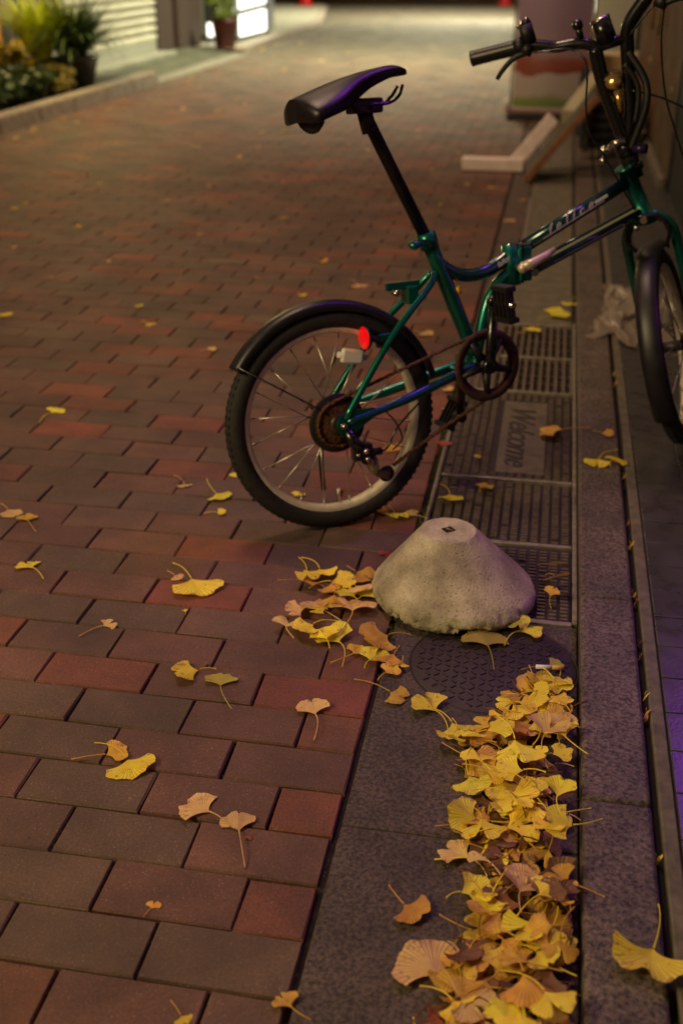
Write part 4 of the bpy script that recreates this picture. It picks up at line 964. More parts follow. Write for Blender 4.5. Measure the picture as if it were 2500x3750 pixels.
CLUSTER=[
 (-0.167, 0.961, 0.006, 1.928, 0.056, 0.069, 'y'),
 (-0.113, 0.939, 0.01, -2.824, 0.059, 0.054, 'y'),
 (-0.076, 0.967, 0.008, 2.723, 0.049, 0.033, 'o'),
 (-0.097, 0.887, 0.014, -0.884, 0.046, 0.035, 'y'),
 (-0.067, 0.903, 0.008, -1.672, 0.051, 0.047, 'y'),
 (-0.152, 0.838, 0.006, -0.949, 0.066, 0.062, 'p'),
 (-0.083, 0.847, 0.01, -1.361, 0.074, 0.088, 'p'),
 (-0.102, 0.733, 0.006, -0.854, 0.061, 0.076, 'y'),
 (-0.02, 0.726, 0.012, 0.655, 0.07, 0.047, 'o'),
 (-0.009, 0.677, 0.008, -1.916, 0.048, 0.033, 'y'),
 (-0.042, 0.695, 0.004, -2.015, 0.042, 0.05, 'o'),
 (0.016, 0.667, 0.008, 1.171, 0.043, 0.031, 'o'),
 (0.04, 0.657, 0.006, 1.435, 0.024, 0.018, 'y'),
 (-0.136, 0.904, 0.004, 2.655, 0.044, 0.034, 'o'),
 (0.025, 0.643, 0.004, -2.115, 0.033, 0.03, 'o'),
 (0.302, 0.986, 0.012, 1.821, 0.046, 0.054, 'o'),
 (0.285, 1.027, 0.016, 1.411, 0.04, 0.04, 'g'),
 (0.293, 0.941, 0.006, -1.873, 0.026, 0.027, 'o'),
 (0.228, 0.816, 0.004, 2.244, 0.025, 0.014, 'g'),
]
FAR=[(-2.42, 4.391, 0.044), (-2.422, 4.526, 0.04), (-1.941, 4.052, 0.045), (-2.064, 3.615, 0.042), (-1.737, 4.718, 0.059), (-1.621, 5.15, 0.048), (-1.721, 6.155, 0.06), (-1.041, 4.435, 0.051), (-1.498, 5.932, 0.048), (-0.988, 4.094, 0.036), (0.046, 4.584, 0.089), (0.09, 5.085, 0.068), (0.091, 4.825, 0.048), (-0.09, 5.423, 0.062), (-0.244, 5.486, 0.049), (-1.691, 7.32, 0.107), (-1.121, 8.24, 0.068), (-1.849, 7.244, 0.056), (-2.548, 9.198, 0.115), (-1.466, 12.256, 0.105), (-2.488, 14.477, 0.112), (-2.568, 13.146, 0.113), (-2.396, 8.842, 0.074), (-0.075, 7.073, 0.089), (0.045, 6.999, 0.064), (-0.547, 4.868, 0.031), (-0.39, 6.63, 0.062), (-0.759, 7.575, 0.057), (-2.493, 8.375, 0.078), (-3.409, 15.836, 0.122), (-3.462, 21.388, 0.143), (-1.47, 15.444, 0.117), (-1.829, 8.655, 0.057), (-0.916, 6.905, 0.053), (-2.103, 6.476, 0.058), (-2.676, 6.555, 0.071), (-2.709, 7.184, 0.095), (-2.812, 8.455, 0.093), (-2.264, 5.158, 0.044), (-2.638, 5.369, 0.051), (-1.148, 6.859, 0.041), (-0.485, 5.943, 0.052), (-0.355, 7.656, 0.082), (-1.256, 5.356, 0.044), (-1.335, 4.0, 0.04), (-1.571, 3.453, 0.033), (-0.891, 3.294, 0.035), (-1.69, 3.141, 0.031), (-0.326, 4.911, 0.04), (-0.707, 5.329, 0.034)]

sd = 0
for x, y, z, h, s, dd, c, lab in SPARSE:
    sd += 1; leaf(x, y, z, h, s * 1.32, dd * 1.1, c, lab, None, sd, flat=.7)
for x, y, z, h, s, dd, c in CLUSTER:
    sd += 1
    if x < .1: leaf(x, y, z, h, s * 1.5, dd, c, {'y': 'yellow', 'o': 'orange', 'p': 'peach', 'b': 'brown', 'g': 'greenish', 'r': 'red'}[c] + ' ginkgo leaf in the ' + ('upper' if y > .8 else 'lower') + ' half of the small heap left of the concrete block', 'leaves heaped left of the concrete block', sd)
    else: leaf(x + .012, y, z + .012, h, s * 1.5, dd, c, 'curled leaf lodged against the right side of the concrete block', 'leaves lodged right of the concrete block', sd, tilt=(q_ := (random.Random(sd).uniform(.2, .9), .2)))
CN = {'y': 'yellow', 'o': 'orange', 'p': 'peach', 'b': 'brown', 'g': 'greenish', 'r': 'red'}
def farlab(x, y, c):
    a = 'far down the lane near the lit cabinet' if y > 12 else 'behind the saddle' if y > 6 and x > -2 else 'beside the left kerb' if x < -2.6 else 'left of the seat post' if x < -.6 else 'between the seat post and the slanting signboard'
    return 'blurred %s fallen leaf on the bricks %s' % (CN[c], a)
q = random.Random(55)
for i in range(9):
    x = q.uniform(-.20, -.06); y = q.uniform(.70, .93) - .3 * max(0, x + .12); sd += 1; c = q.choice('yyop')
    leaf(x, y, q.uniform(.010, .022), q.uniform(0, 6.28), q.uniform(.060, .078), .045, c, '%s ginkgo leaf %s the small heap left of the concrete block' % (CN[c], ['on top of', 'at the back of', 'at the front of'][i % 3]), 'leaves heaped left of the concrete block', sd, tilt=(q.uniform(-.25, .25), q.uniform(-.25, .25)))
for x, y, s in FAR:
    sd += 1; q = random.Random(sd); c = q.choice('yoopp')
    leaf(x, y, 0, q.uniform(0, 6.28), min(s, .085) if y > 3 else min(s, .06), .02, c, farlab(x, y, c), 'scattered leaves on the far road', sd, low=True)
q = random.Random(99); rows = []
for i in range(90):
    y = q.uniform(4, 24); x = q.uniform(road_left(y) + .1, .1)
    if q.random() < .5: x = road_left(y) + abs(q.gauss(0, .18)) + .03
    rows.append((x, y, .0015, q.uniform(0, 6.28), q.uniform(.045, .085), .02, q.choice('yooppr'), 5000 + i, None, True))
leaf_stuff('far_leaf_litter', 'sprinkle of tiny blurred fallen leaves along the far road and left kerb', rows)
# the drift against the kerb
EDGE = [(.668, .262), (.60, .235), (.52, .215), (.449, .14), (.38, .150), (.316, .190), (.243, .170), (.158, .205), (.086, .222), (.02, .200), (-.035, .205), (-.113, .150), (-.25, .13)]
def edge(y):
    for (y0, x0), (y1, x1) in zip(EDGE, EDGE[1:]):
        if y1 <= y <= y0: t = (y - y0) / (y1 - y0); return x0 + (x1 - x0) * t
    return .2
rows = []
for i in range(210):
    y = q.uniform(-.24, .645); e = edge(y) + .025; u = q.random() ** .8; x = .348 - u * (.348 - e)
    s = q.uniform(.036, .062); z = .001 + .022 * q.random() * (1 - u * .7)
    rows.append((min(x, .350 - s * .45), y, z, q.uniform(0, 6.28), s, s * q.uniform(.4, .9), q.choice('obbbbr' if y < .2 else 'oobbbp'), 7000 + i, (q.uniform(-.5, .5), q.uniform(-.5, .5)), False))
leaf_stuff('drift_under_layer', 'brown and orange bottom layer of the leaf drift showing between the upper leaves', rows)
pile = []
for i in range(150):
    y = q.uniform(-.24, .650); e = edge(y); u = q.random() ** .85; x = .352 - u * (.352 - e)
    lay = q.random(); top = .046 * (1 - u * .75) * min(1, .35 + (.68 - y) * 3.2)
    pile.append((.008 + top * lay, x, y, lay, u))
pile.sort()
for z, x, y, lay, u in pile:
    sd += 1
    low_y = y < .20
    if lay > .45: c = q.choice('yyyyyyoyp' if not low_y else 'yyooopb')
    elif lay > .2: c = q.choice('yyoop' if not low_y else 'ooobb')
    else: c = q.choice('yobo')
    s = q.uniform(.056, .086) * (.92 if y > .5 else 1)
    x = min(x, .356 - s * .45)
    zone = 'top end' if y > .5 else 'upper part' if y > .33 else 'middle' if y > .15 else 'lower part' if y > -.02 else 'bottom end'
    side = 'along the kerb' if u < .33 else 'at centre' if u < .7 else 'at left fringe'
    lay_ = 'on top' if lay > .6 else 'half covered' if lay > .25 else 'mostly buried'
    big = 'large' if s > .076 else 'small' if s < .065 else 'medium'
    leaf(x, y, z, q.uniform(0, 6.28), s, s * q.uniform(.35, .9), c, '%s %s leaf %s %s in the drift %s' % (big, CN[c], lay_, side, zone), 'drift of ginkgo leaves against the kerb', sd, tilt=(q.uniform(-.26, .26), q.uniform(-.26, .26)))
# leaves wedged in the groove behind the kerb
for i in range(16):
    y = q.uniform(.15, 2.4); sd += 1; c = q.choice('oobyp')
    leaf(.469 + q.uniform(-.003, .003), y, q.uniform(.008, .018), q.uniform(-.3, .3) + math.pi / 2, q.uniform(.018, .030), .01, c, '%s leaf scrap wedged in the dark groove %s' % (CN[c], 'beside the leaf drift' if y < .7 else 'beside the concrete block' if y < 1.2 else 'beside the drain plates'), 'leaf scraps in the groove', sd, tilt=(q.uniform(-.4, .4), 1.1))
# litter
leaf(.0935, .958, .1385, 1.2, .017, .012, 'g', 'tiny green leaf stuck in the hole on top of the concrete block', None, 777)
cg = thing('cigarette_end', 'cigarette end with white paper and orange filter at the top of the leaf drift', 'cigarette end', (.300, .660, .03))
mb = MB(); mb.tube([(.281, .6575, .034), (.309, .6605, .034)], .0039, 12); mb.done('paper', mat('cigarette_paper', (.75, .72, .72), .7), cg)
mb = MB(); mb.tube([(.3092, .6605, .034), (.330, .6628, .034)], .0039, 12); mb.done('filter', mat('cigarette_filter', (.62, .36, .10), .8), cg)
# crumpled plastic bag by the front wheel
V = []; Fc = []; n = 46
for i in range(n + 1):
    for j in range(n + 1):
        u = i / n; v = j / n
        x = .385 + .30 * u + .03 * math.sin(v * 9 + u * 4); y = 2.62 + .66 * v + .04 * math.sin(u * 11)
        p = Vector((u * 5, v * 6, 1.3))
        m_ = min(u, 1 - u, v, 1 - v)
        h = .034 + .055 * (abs(mnoise.noise(p * .8)) + .5 * abs(mnoise.noise(p * 1.7)) + .12 * abs(mnoise.noise(p * 5))) * min(1, m_ * 5 + .1) + .02 * max(0, 1 - ((u - .6) ** 2 + (v - .55) ** 2) * 9)
        lobe = .12 + .07 * mnoise.noise(Vector((u * 3, v * 3, 5)))
        x += .05 * mnoise.noise(p * 1.7); y += .09 * mnoise.noise(p * 1.3 + Vector((3, 1, 0)))
        if u < .35 and v > .30: x = .385 + .30 * .35 + (x - .49) * .35
        V.append((x, y, h))
for i in range(n):
    for j in range(n):
        a = i * (n + 1) + j; Fc.append((a, a + n + 1, a + n + 2, a + 1))
pm, pn_, pb = nmat('thin_plastic'); pb.inputs['Base Color'].default_value = (.38, .31, .24, 1); pb.inputs['Roughness'].default_value = .3; pb.inputs['Alpha'].default_value = .5
o = rawmesh('plastic_bag', V, Fc, pm, smooth=True); tag(o, 'crumpled pale plastic bag lying on the kerb beside the front wheel', 'plastic bag')

# ------------------------------------------------------------------ right side of the lane
m_brown = mat('brown_metal_door', (.17, .125, .08), .45, .2, noise=.35, scale=6, rvar=.12, bump=.1)
m_brown2 = mat('rusty_brown_panel', (.20, .10, .055), .5, .2, noise=.5, scale=5, rvar=.1)
m_dark = mat('dark_shutter_paint', (.012, .013, .015), .45, .1, noise=.3, scale=8)
m_plaster = mat('stained_plaster', (.16, .135, .10), .9, noise=.4, scale=5, bump=.4, bscale=60)
WX = .86
sf = thing('shop_front', 'dark brown shop front with tall metal doors right of the handlebars', 'building', (WX, 6, 0))
mb = MB(); mb.box((WX - .02, -2, -.02), (WX + .5, 5.3, 3.4)); mb.box((WX - .03, 5.302, -.02), (WX + .5, 5.40, 3.4), .01); mb.done('dark_wall', m_dark, sf)
y = 5.41
for i, (wd, m) in enumerate(((.62, m_brown), (.62, m_brown), (.62, m_brown2), (.62, m_brown), (.62, m_brown2), (.62, m_brown))):
    dp = thing('door_panel', None, None, (WX, y, .03)); dp.parent = sf; dp.location = Vector((WX, y, .03)) - sf.location
    mb = MB(); mb.box((WX - .03, y + .01, .032), (WX + .05, y + wd - .01, 2.4), .006)
    for k in range(5): mb.box((WX - .038, y + .06 + k * .115, .10), (WX - .0305, y + .085 + k * .115, 2.3), .002)
    mb.done('panel', m, dp)
    if i in (1, 2, 5):
        mb = MB(); mb.tube([(WX - .075, y + .55, .72), (WX - .075, y + .55, 1.15)], .013, 12); mb.tube([(WX - .075, y + .55, .76), (WX - .03, y + .55, .76)], .008, 8); mb.tube([(WX - .075, y + .55, 1.11), (WX - .03, y + .55, 1.11)], .008, 8); mb.done('handle', mat('brass_handle', (.5, .38, .18), .3, .8), dp)
    if i in (0, 3): 
        mb = MB(); mb.box((WX - .05, y + .1, .50), (WX - .0385, y + .20, .53), .003); mb.done('lock_plate', mat('brass_handle', (.5, .38, .18), .3, .8), dp)
    y += wd
mb = MB(); mb.box((WX + .12, y, 0), (WX + .6, y + 6, 3.4)); mb.done('end_wall', m_plaster, sf)
mb = MB(); mb.box((WX - .07, 5.41, .0), (WX - .031, y, .085), .01); mb.done('threshold', m_conc, sf)

# clutter: leaning signboard with a foot bar
sb = thing('leaning_signboard', 'pale edged wooden signboard slanting against the shop front behind the frame tubes', 'signboard', (.05, 6.1, 0))
m_pale = mat('pale_pink_board_edge', (.85, .72, .62), .45, noise=.1, scale=20, rvar=.1)
m_bback = mat('dark_board_face', (.05, .042, .028), .6, noise=.4, scale=10)
mb = MB(); mb.box((-.305, 5.94, .004), (.055, 6.02, .075), .006); mb.done('foot_bar', m_pale, sb)
A = Vector((.02, 6.00, .02)); 
def slab(p0, p1, y0, y1, th, m, nm, dy=0):
    mb = MB(); d = (Vector((p1[0], 0, p1[1])) - Vector((p0[0], 0, p0[1]))).normalized(); nrm = Vector((-d.z, 0, d.x)) * th
    P = [Vector((p0[0], y0, p0[1])), Vector((p1[0], y0 + dy, p1[1])), Vector((p1[0], y1 + dy, p1[1])), Vector((p0[0], y1, p0[1]))]
    mb.quadbox(P + [p + nrm for p in P], .004); return mb.done(nm, m, sb)
slab((.03, .02), (.235, .26), 5.96, 6.03, .075, m_pale, 'edge_rail', .20)
slab((.10, .02), (.46, .43), 5.60, 5.955, .03, m_bback, 'board', .28)
slab((.10, .01), (.46, .43), 5.56, 5.598, .036, mat('orange_wood_edge', (.22, .09, .035), .6, noise=.3, scale=20), 'edge_rail', .28)
sb2 = thing('second_signboard', 'second pale board leaning just behind the slanting signboard', 'signboard', (.35, 6.5, 0))
mb = MB(); d = Vector((.17, .34, .20)); P = [Vector((.25, 6.36, .20)), Vector((.33, 6.33, .20)), Vector((.33, 6.33, .20)) + d, Vector((.25, 6.36, .20)) + d]
mb.quadbox(P + [p + Vector((0, -.02, .11)) for p in P], .004); mb.done('board', mat('pale_olive_board', (.42, .38, .24), .5, noise=.15, scale=10), sb2)
mb = MB(); mb.box((.40, 6.62, .001), (.43, 6.65, .38), .004); mb.done('leg', m_bback, sb2)
for i, (x, yy, z, c) in enumerate(((.52, 6.95, .03, (.012, .011, .010)), (.50, 7.5, .03, (.02, .017, .012)))):
    bx = thing('stacked_crate', ('low black crate' if i == 0 else 'taller black crate') + ' standing in the dark against the shop front', 'crate', (x, yy, z), 'black crates along the shop front')
    mb = MB(); hh = .30 if i == 0 else .42; mm = mat('black_crate', (.012, .011, .010), .6)
    for k in range(5): mb.box((x - .14, yy - .2, z + k * hh / 5), (x + .24, yy + .2, z + k * hh / 5 + hh / 7), .004)
    for sx in (-.12, .22):
        for sy in (-.18, .18): mb.box((x + sx - .015, yy + sy - .015, z + .001), (x + sx + .015, yy + sy + .015, z + hh - .012))
    mb.done('slatted_sides', mm, bx)

# standing banner with a printed face
bn = thing('standing_banner', 'tall standing advertising banner with purple, red and green print in the right background', 'banner', (.15, 8.45, 0))
def banner_mat():
    m, n, b = nmat('banner_print')
    tc = n.nodes.new('ShaderNodeTexCoord'); sp = n.nodes.new('ShaderNodeSeparateXYZ'); n.links.new(tc.outputs['Object'], sp.inputs[0])
    ns = n.nodes.new('ShaderNodeTexNoise'); ns.inputs['Scale'].default_value = 5; n.links.new(tc.outputs['Object'], ns.inputs['Vector'])
    nx = n.nodes.new('ShaderNodeMath'); nx.operation = 'MULTIPLY_ADD'; nx.inputs[1].default_value = .16; n.links.new(ns.outputs[0], nx.inputs[0]); n.links.new(sp.outputs[2], nx.inputs[2])
    cr = n.nodes.new('ShaderNodeValToRGB'); mr = n.nodes.new('ShaderNodeMapRange'); mr.inputs[1].default_value = .08; mr.inputs[2].default_value = 1.28; n.links.new(nx.outputs[0], mr.inputs[0]); n.links.new(mr.outputs[0], cr.inputs[0])
    e = cr.color_ramp.elements; e[0].position = 0; e[0].color = (.11, .20, .035, 1); e[1].position = 1; e[1].color = (.36, .25, .38, 1)
    for p, c in ((.10, (.16, .23, .06)), (.15, (.40, .36, .30)), (.27, (.42, .37, .34)), (.28, (.24, .05, .035)), (.36, (.28, .08, .05)), (.40, (.34, .22, .24)), (.55, (.29, .20, .27))):
        q = cr.color_ramp.elements.new(p); q.color = (*c, 1)
    n.links.new(cr.outputs[0], b.inputs['Base Color']); b.inputs['Roughness'].default_value = .42; return m
mb = MB(); nseg = 16; rows = []
for k in range(nseg + 1):
    t = k / nseg; x = -.13 + .56 * t; yy = 8.42 - .05 * math.sin(math.pi * t)
    rows.append((x, yy))
for dy in (0, .006):
    for k in range(nseg):
        (x0, y0), (x1, y1) = rows[k], rows[k + 1]
        f = mb.bm.faces.new([mb.bm.verts.new(p) for p in ((x0, y0 + dy, .085), (x1, y1 + dy, .085), (x1, y1 + dy, 1.95), (x0, y0 + dy, 1.95))]); f.smooth = True
bmesh.ops.remove_doubles(mb.bm, verts=mb.bm.verts, dist=.0001); mb.done('printed_sheet', banner_mat(), bn)
mb = MB(); mb.box((-.17, 8.36, .045), (.45, 8.50, .085), .008); mb.done('base_rail', mat('pinkish_alloy', (.42, .28, .27), .4, .3), bn)
mb = MB(); mb.box((-.165, 8.30, .0), (.44, 8.54, .043), .008); mb.done('base_foot', m_blackm, bn)
mb = MB(); mb.tube([(-.165, 8.35, .08), (-.165, 8.35, .145)], [.022, .017], 14); mb.done('end_cap', mat('white_plastic', (.75, .72, .66), .3), bn)
mb = MB(); mb.tube([(-.145, 8.44, .085), (-.145, 8.44, 1.95)], .008, 10); mb.tube([(.445, 8.44, .085), (.445, 8.44, 1.95)], .008, 10); mb.done('side_pole', mat('olive_pole', (.20, .17, .08), .4, .3), bn)

# things beyond the banner on the right
vm = thing('vending_machine', 'brightly lit white vending machine beyond the banner at the upper right', 'vending machine', (.75, 12.2, 0))
mb = MB(); mb.box((.50, 11.9, .03), (.95, 13.0, 1.83), .02); mb.done('cabinet', mat('white_enamel', (.6, .58, .52), .35), vm)
mb = MB(); mb.box((.4935, 11.96, .62), (.4985, 12.94, 1.72)); mb.done('lit_window', mat('lit_panel', (.9, .9, .8), .4, emit=(1, .98, .82), estr=5), vm)
mb = MB(); mb.box((.487, 11.96, .12), (.4995, 12.94, .5), .004); mb.done('dispensing_flap', m_blackm, vm)
bx = thing('cardboard_box', 'tan cardboard box beside the banner against the shop front', 'box', (.62, 9.3, 0))
mb = MB(); mb.box((.50, 9.1, .031), (.86, 9.45, .42), .006); mb.done('box_body', mat('cardboard', (.42, .27, .13), .8, noise=.15, scale=8), bx)
mb = MB(); mb.box((.498, 9.25, .4215), (.862, 9.30, .4235)); mb.done('tape', mat('brown_tape', (.30, .20, .10), .3), bx)
for i, (x, yy, z) in enumerate(((.47, 7.95, .27), (.44, 9.0, .55), (.45, 10.2, 1.0))):
    lb = thing('bottle', ['lowest small white bottle on a stake right of the banner', 'middle small white bottle on a stake right of the banner', 'tallest small white bottle on a stake right of the banner'][i], 'bottle', (x, yy, 0), 'white bottles on stakes')
    mb = MB(); mb.tube([(x, yy, 0.031), (x, yy, z)], .006, 8); mb.done('stake', m_black, lb)
    mb = MB(); mb.lathe((x, yy, z), (0, 0, 1), [(0, 0), (.028, 0), (.032, .02), (.032, .07), (.014, .10), (.012, .12), (0, .122)], 20); mb.done('bottle_body', mat('white_plastic', (.75, .72, .66), .3), lb)

# ------------------------------------------------------------------ left side of the lane
m_lkerb = mat('pale_kerb_concrete', (.30, .24, .19), .8, noise=.25, scale=14, bump=.4, bscale=90)
for i in range(14):
    y0 = .5 + i * .7; y1 = y0 + .697
    if y1 > 10.35: break
    def kx(y): return road_left(y) - .012
    mb = MB(); P = [(kx(y0) - .15, y0, -.05), (kx(y0), y0, -.05), (kx(y1), y1, -.05), (kx(y1) - .15, y1, -.05)]; H = .11
    mb.quadbox([Vector(p) for p in P] + [Vector((p[0], p[1], H)) for p in P], .012); o = mb.done('kerb_stone', m_lkerb); o['kind'] = 'structure'
mb = MB(); mb.quadbox([Vector(p) for p in ((-3.86, 10.32, -.05), (-3.632, 10.32, -.05), (-3.632, 13.95, -.05), (-3.86, 13.95, -.05))] + [Vector(p) for p in ((-3.86, 10.32, .01), (-3.632, 10.32, .005), (-3.632, 13.95, .005), (-3.86, 13.95, .01))], .003); o = mb.done('gutter_strip', mat('grey_gutter', (.20, .18, .145), .7, noise=.25, scale=10)); o['kind'] = 'structure'
for i in range(16):
    y0 = 14.0 + i * .8; y1 = y0 + .797
    mb = MB(); kx = lambda y: road_left(y) - .012; P = [(kx(y0) - .15, y0, -.05), (kx(y0), y0, -.05), (kx(y1), y1, -.05), (kx(y1) - .15, y1, -.05)]
    mb.quadbox([Vector(p) for p in P] + [Vector((p[0], p[1], .058)) for p in P], .008); o = mb.done('kerb_stone', m_lkerb); o['kind'] = 'structure'
V = []; Fc = []
ys = [14.0 + .5 * i for i in range(28)]
for y in ys: V += [(road_left(y) - .163, y, .05), (-12, y, .05)]
for i in range(len(ys) - 1): Fc.append((2 * i, 2 * i + 1, 2 * i + 3, 2 * i + 2))
o = rawmesh('pavement', V, Fc, mat('pale_pavement', (.34, .31, .24), .7, noise=.15, scale=6)); o['kind'] = 'structure'
mb = MB(); mb.box((-9, -2, -.03), (-3.79, 10.3, .06)); o = mb.done('planting_bed', mat('dark_soil', (.03, .024, .015), .95, noise=.5, scale=20, bump=.6)); o['kind'] = 'structure'
mb = MB(); mb.quadbox([Vector(p) for p in ((-4.75, 10.31, -.03), (-3.87, 10.31, -.03), (-3.87, 13.98, -.03), (-4.75, 13.98, -.03))] + [Vector(p) for p in ((-4.75, 10.31, .10), (-3.87, 10.31, .012), (-3.87, 13.98, .012), (-4.75, 13.98, .10))]); o = mb.done('driveway_apron', mat('mossy_concrete', (.075, .075, .048), .85, noise=.4, scale=5)); o['kind'] = 'structure'

# building with the roller shutter
bl = thing('shuttered_building', 'building on the left with a pale roller shutter and a brick pier', 'building', (-4.6, 11, 0))
LX = -4.55
sh_ = thing('roller_shutter', None, None, (LX, 10.5, 0)); sh_.parent = bl; sh_.location = Vector((LX, 10.5, 0)) - bl.location
mb = MB(); V = []
z = .22; prof = []
while z < 2.5:
    for t in range(8):
        a = t / 8; prof.append(((.020 + .012 * math.sin(math.pi * a / .74)) if a < .66 else -.05, z + .092 * a))
    z += .092
y0, y1 = 9.35, 12.95
rows = [(mb.bm.verts.new((LX + d, y0, z)), mb.bm.verts.new((LX + d, y1, z))) for d, z in prof]
for a, b in zip(rows, rows[1:]): mb.bm.faces.new([a[0], a[1], b[1], b[0]])
mb.done('slats', mat('cream_slats', (.74, .72, .60), .42, .1, noise=.08, scale=3), sh_)
mb = MB(); mb.box((LX - .01, 9.35, .10), (LX + .022, 12.95, .222), .004); mb.done('bottom_rail', mat('grey_rail', (.42, .42, .36), .4, .2), sh_)
mb = MB(); mb.box((LX - .2, 9.3, -.02), (LX + .26, 12.98, .098), .01); mb.done('step', mat('pale_step_concrete', (.27, .265, .215), .8, noise=.2, scale=5), bl)
mb = MB(); mb.box((LX - .3, 5.3, .0), (LX - .01, 9.29, 3), .01); mb.done('plain_wall', mat('grey_wall', (.20, .18, .16), .8, noise=.2, scale=3), bl)
def pier_mat():
    m, n, b = nmat('pier_bricks'); tc = n.nodes.new('ShaderNodeTexCoord'); mp = n.nodes.new('ShaderNodeMapping'); mp.inputs['Rotation'].default_value = (rad(90), 0, rad(90))
    br = n.nodes.new('ShaderNodeTexBrick'); br.inputs['Scale'].default_value = 5; br.inputs['Color1'].default_value = (.10, .045, .035, 1); br.inputs['Color2'].default_value = (.075, .036, .03, 1); br.inputs['Mortar'].default_value = (.05, .04, .035, 1); br.inputs['Mortar Size'].default_value = .03
    n.links.new(tc.outputs['Object'], br.inputs['Vector']); n.links.new(br.outputs[0], b.inputs['Base Color']); b.inputs['Roughness'].default_value = .8; return m
mb = MB(); mb.box((LX - .4, 12.96, -.02), (LX + .05, 13.55, 3), .01); mb.box((LX - .4, 13.56, -.02), (LX + .10, 14.5, 3), .01); mb.done('brick_pier', pier_mat(), bl)
# second building, recess with a pale wall
b2 = thing('pale_building', 'pale walled building beyond the brick pier on the left', 'building', (-5.6, 17, 0))
mb = MB(); mb.box((-6.0, 14.52, .051), (-5.05, 19.6, 3.2)); mb.done('wall', mat('pale_wall', (.50, .46, .38), .8, noise=.1, scale=3), b2)
mb = MB(); mb.box((-5.048, 15.0, .051), (-5.03, 15.6, 2.1), .004); mb.done('door', mat('white_door', (.7, .68, .62), .4), b2)
mb = MB(); mb.tube([(-5.0, 15.5, .95), (-5.0, 15.5, 1.15)], .012, 10); mb.done('door_handle', m_chrome, b2)
# lit display cabinet
lc = thing('lit_display_cabinet', 'glowing white display cabinet with a wavy black stripe on the left pavement', 'display cabinet', (-4.36, 16.2, .05))
mb = MB(); mb.box((-4.60, 15.2, .10), (-4.13, 17.3, 1.6), .02); mb.done('cabinet_body', mat('blue_grey_enamel', (.30, .32, .36), .4), lc)
gp = mat('glow_panel', (.95, .95, .9), .4, emit=(1, 1, .88), estr=1.9)
mb = MB(); mb.box((-4.129, 15.26, .115), (-4.122, 16.75, .46)); mb.box((-4.56, 15.193, .115), (-4.17, 15.199, .46)); mb.done('glowing_panel', gp, lc)
mb = MB()
P = [Vector((-4.117, 15.22 + i * .10, .415 + .012 * math.sin(i * 1.7) + .002 * i)) for i in range(18)]
for i in range(17):
    a, b = P[i], P[i + 1]; w0 = .035; mb.bm.faces.new([mb.bm.verts.new(p) for p in (a - Vector((0, 0, w0)), b - Vector((0, 0, w0)), b + Vector((0, 0, w0)), a + Vector((0, 0, w0)))])
mb.done('wavy_stripe', mat('stripe_black', (.01, .012, .012), .5), lc)
mb = MB(); mb.box((-4.129, 15.26, .462), (-4.122, 16.75, .60)); mb.done('upper_panel', gp, lc)
for (x, yy) in ((-4.2, 15.3), (-4.2, 17.1), (-4.53, 15.3), (-4.53, 17.1)):
    mb = MB(); mb.lathe((x, yy - .02, .076), (0, 1, 0), [(0, 0), (.025, 0), (.025, .04), (0, .04)], 16); mb.done('caster', m_blackm, lc)
# black menu board behind the pot
mbd = thing('black_menu_board', 'dark easel board standing behind the potted bush on the left', 'board', (-4.4, 14.9, .05))
mb = MB(); mb.box((-4.50, 14.88, .30), (-4.12, 14.92, 1.3), .006); mb.done('board', mat('chalk_black', (.03, .035, .03), .6, noise=.6, scale=12), mbd)
for x in (-4.48, -4.16):
    mb = MB(); mb.box((x - .012, 14.85, .051), (x + .012, 14.87, 1.3), .003); mb.done('leg', m_blackm, mbd)
# potted plants
def pot(name, label, x, y, r, h, m, z0=0, group=None):
    t = thing(name, label, 'plant pot', (x, y, z0), group)
    mb = MB(); mb.lathe((x, y, z0), (0, 0, 1), [(0, .001), (r * .72, .001), (r, h * .92), (r * 1.06, h * .92), (r * 1.06, h), (r * .94, h), (r * .92, h * .9), (0, h * .88)], 36); mb.done('pot_wall', m, t)
    mb = MB(); mb.lathe((x, y, z0 + h * .9), (0, 0, 1), [(0, .01), (r * .9, 0)], 24); mb.done('soil', mat('dark_soil', (.03, .024, .015), .95), t)
    return t
def blades(name, label, x, y, z, n, ln, spread, mcol, seed, parts=('leaf_blades',), up=0.6, wd=.012):
    q = random.Random(seed); t = thing(name, label, 'plant', (x, y, z))
    V = []; Fc = []
    for i in range(n):
        a = q.uniform(0, 6.28); L = ln * q.uniform(.6, 1.1); lean = q.uniform(.1, spread); droop = q.uniform(.2, 1.0) * spread
        w0 = wd * q.uniform(.7, 1.3); sx, sy = -math.sin(a), math.cos(a); k0 = len(V); m = 9
        px, pz, ang = q.uniform(0, .04), 0, math.pi / 2 - lean * .5
        for j in range(m + 1):
            tt = j / m; ww = w0 * (1 - tt ** 2.2) + .0008
            cx_, cy_ = x + math.cos(a) * px, y + math.sin(a) * px
            V.append((cx_ + sx * ww, cy_ + sy * ww, z + pz)); V.append((cx_ - sx * ww, cy_ - sy * ww, z + pz + .001))
            px += math.cos(ang) * L / m; pz += math.sin(ang) * L / m; ang -= droop * 2.6 / m * (.3 + tt)
        for j in range(m): Fc.append((k0 + 2 * j, k0 + 2 * j + 1, k0 + 2 * j + 3, k0 + 2 * j + 2))
    rawmesh('leaf_blades', V, Fc, mcol, t, smooth=True); return t
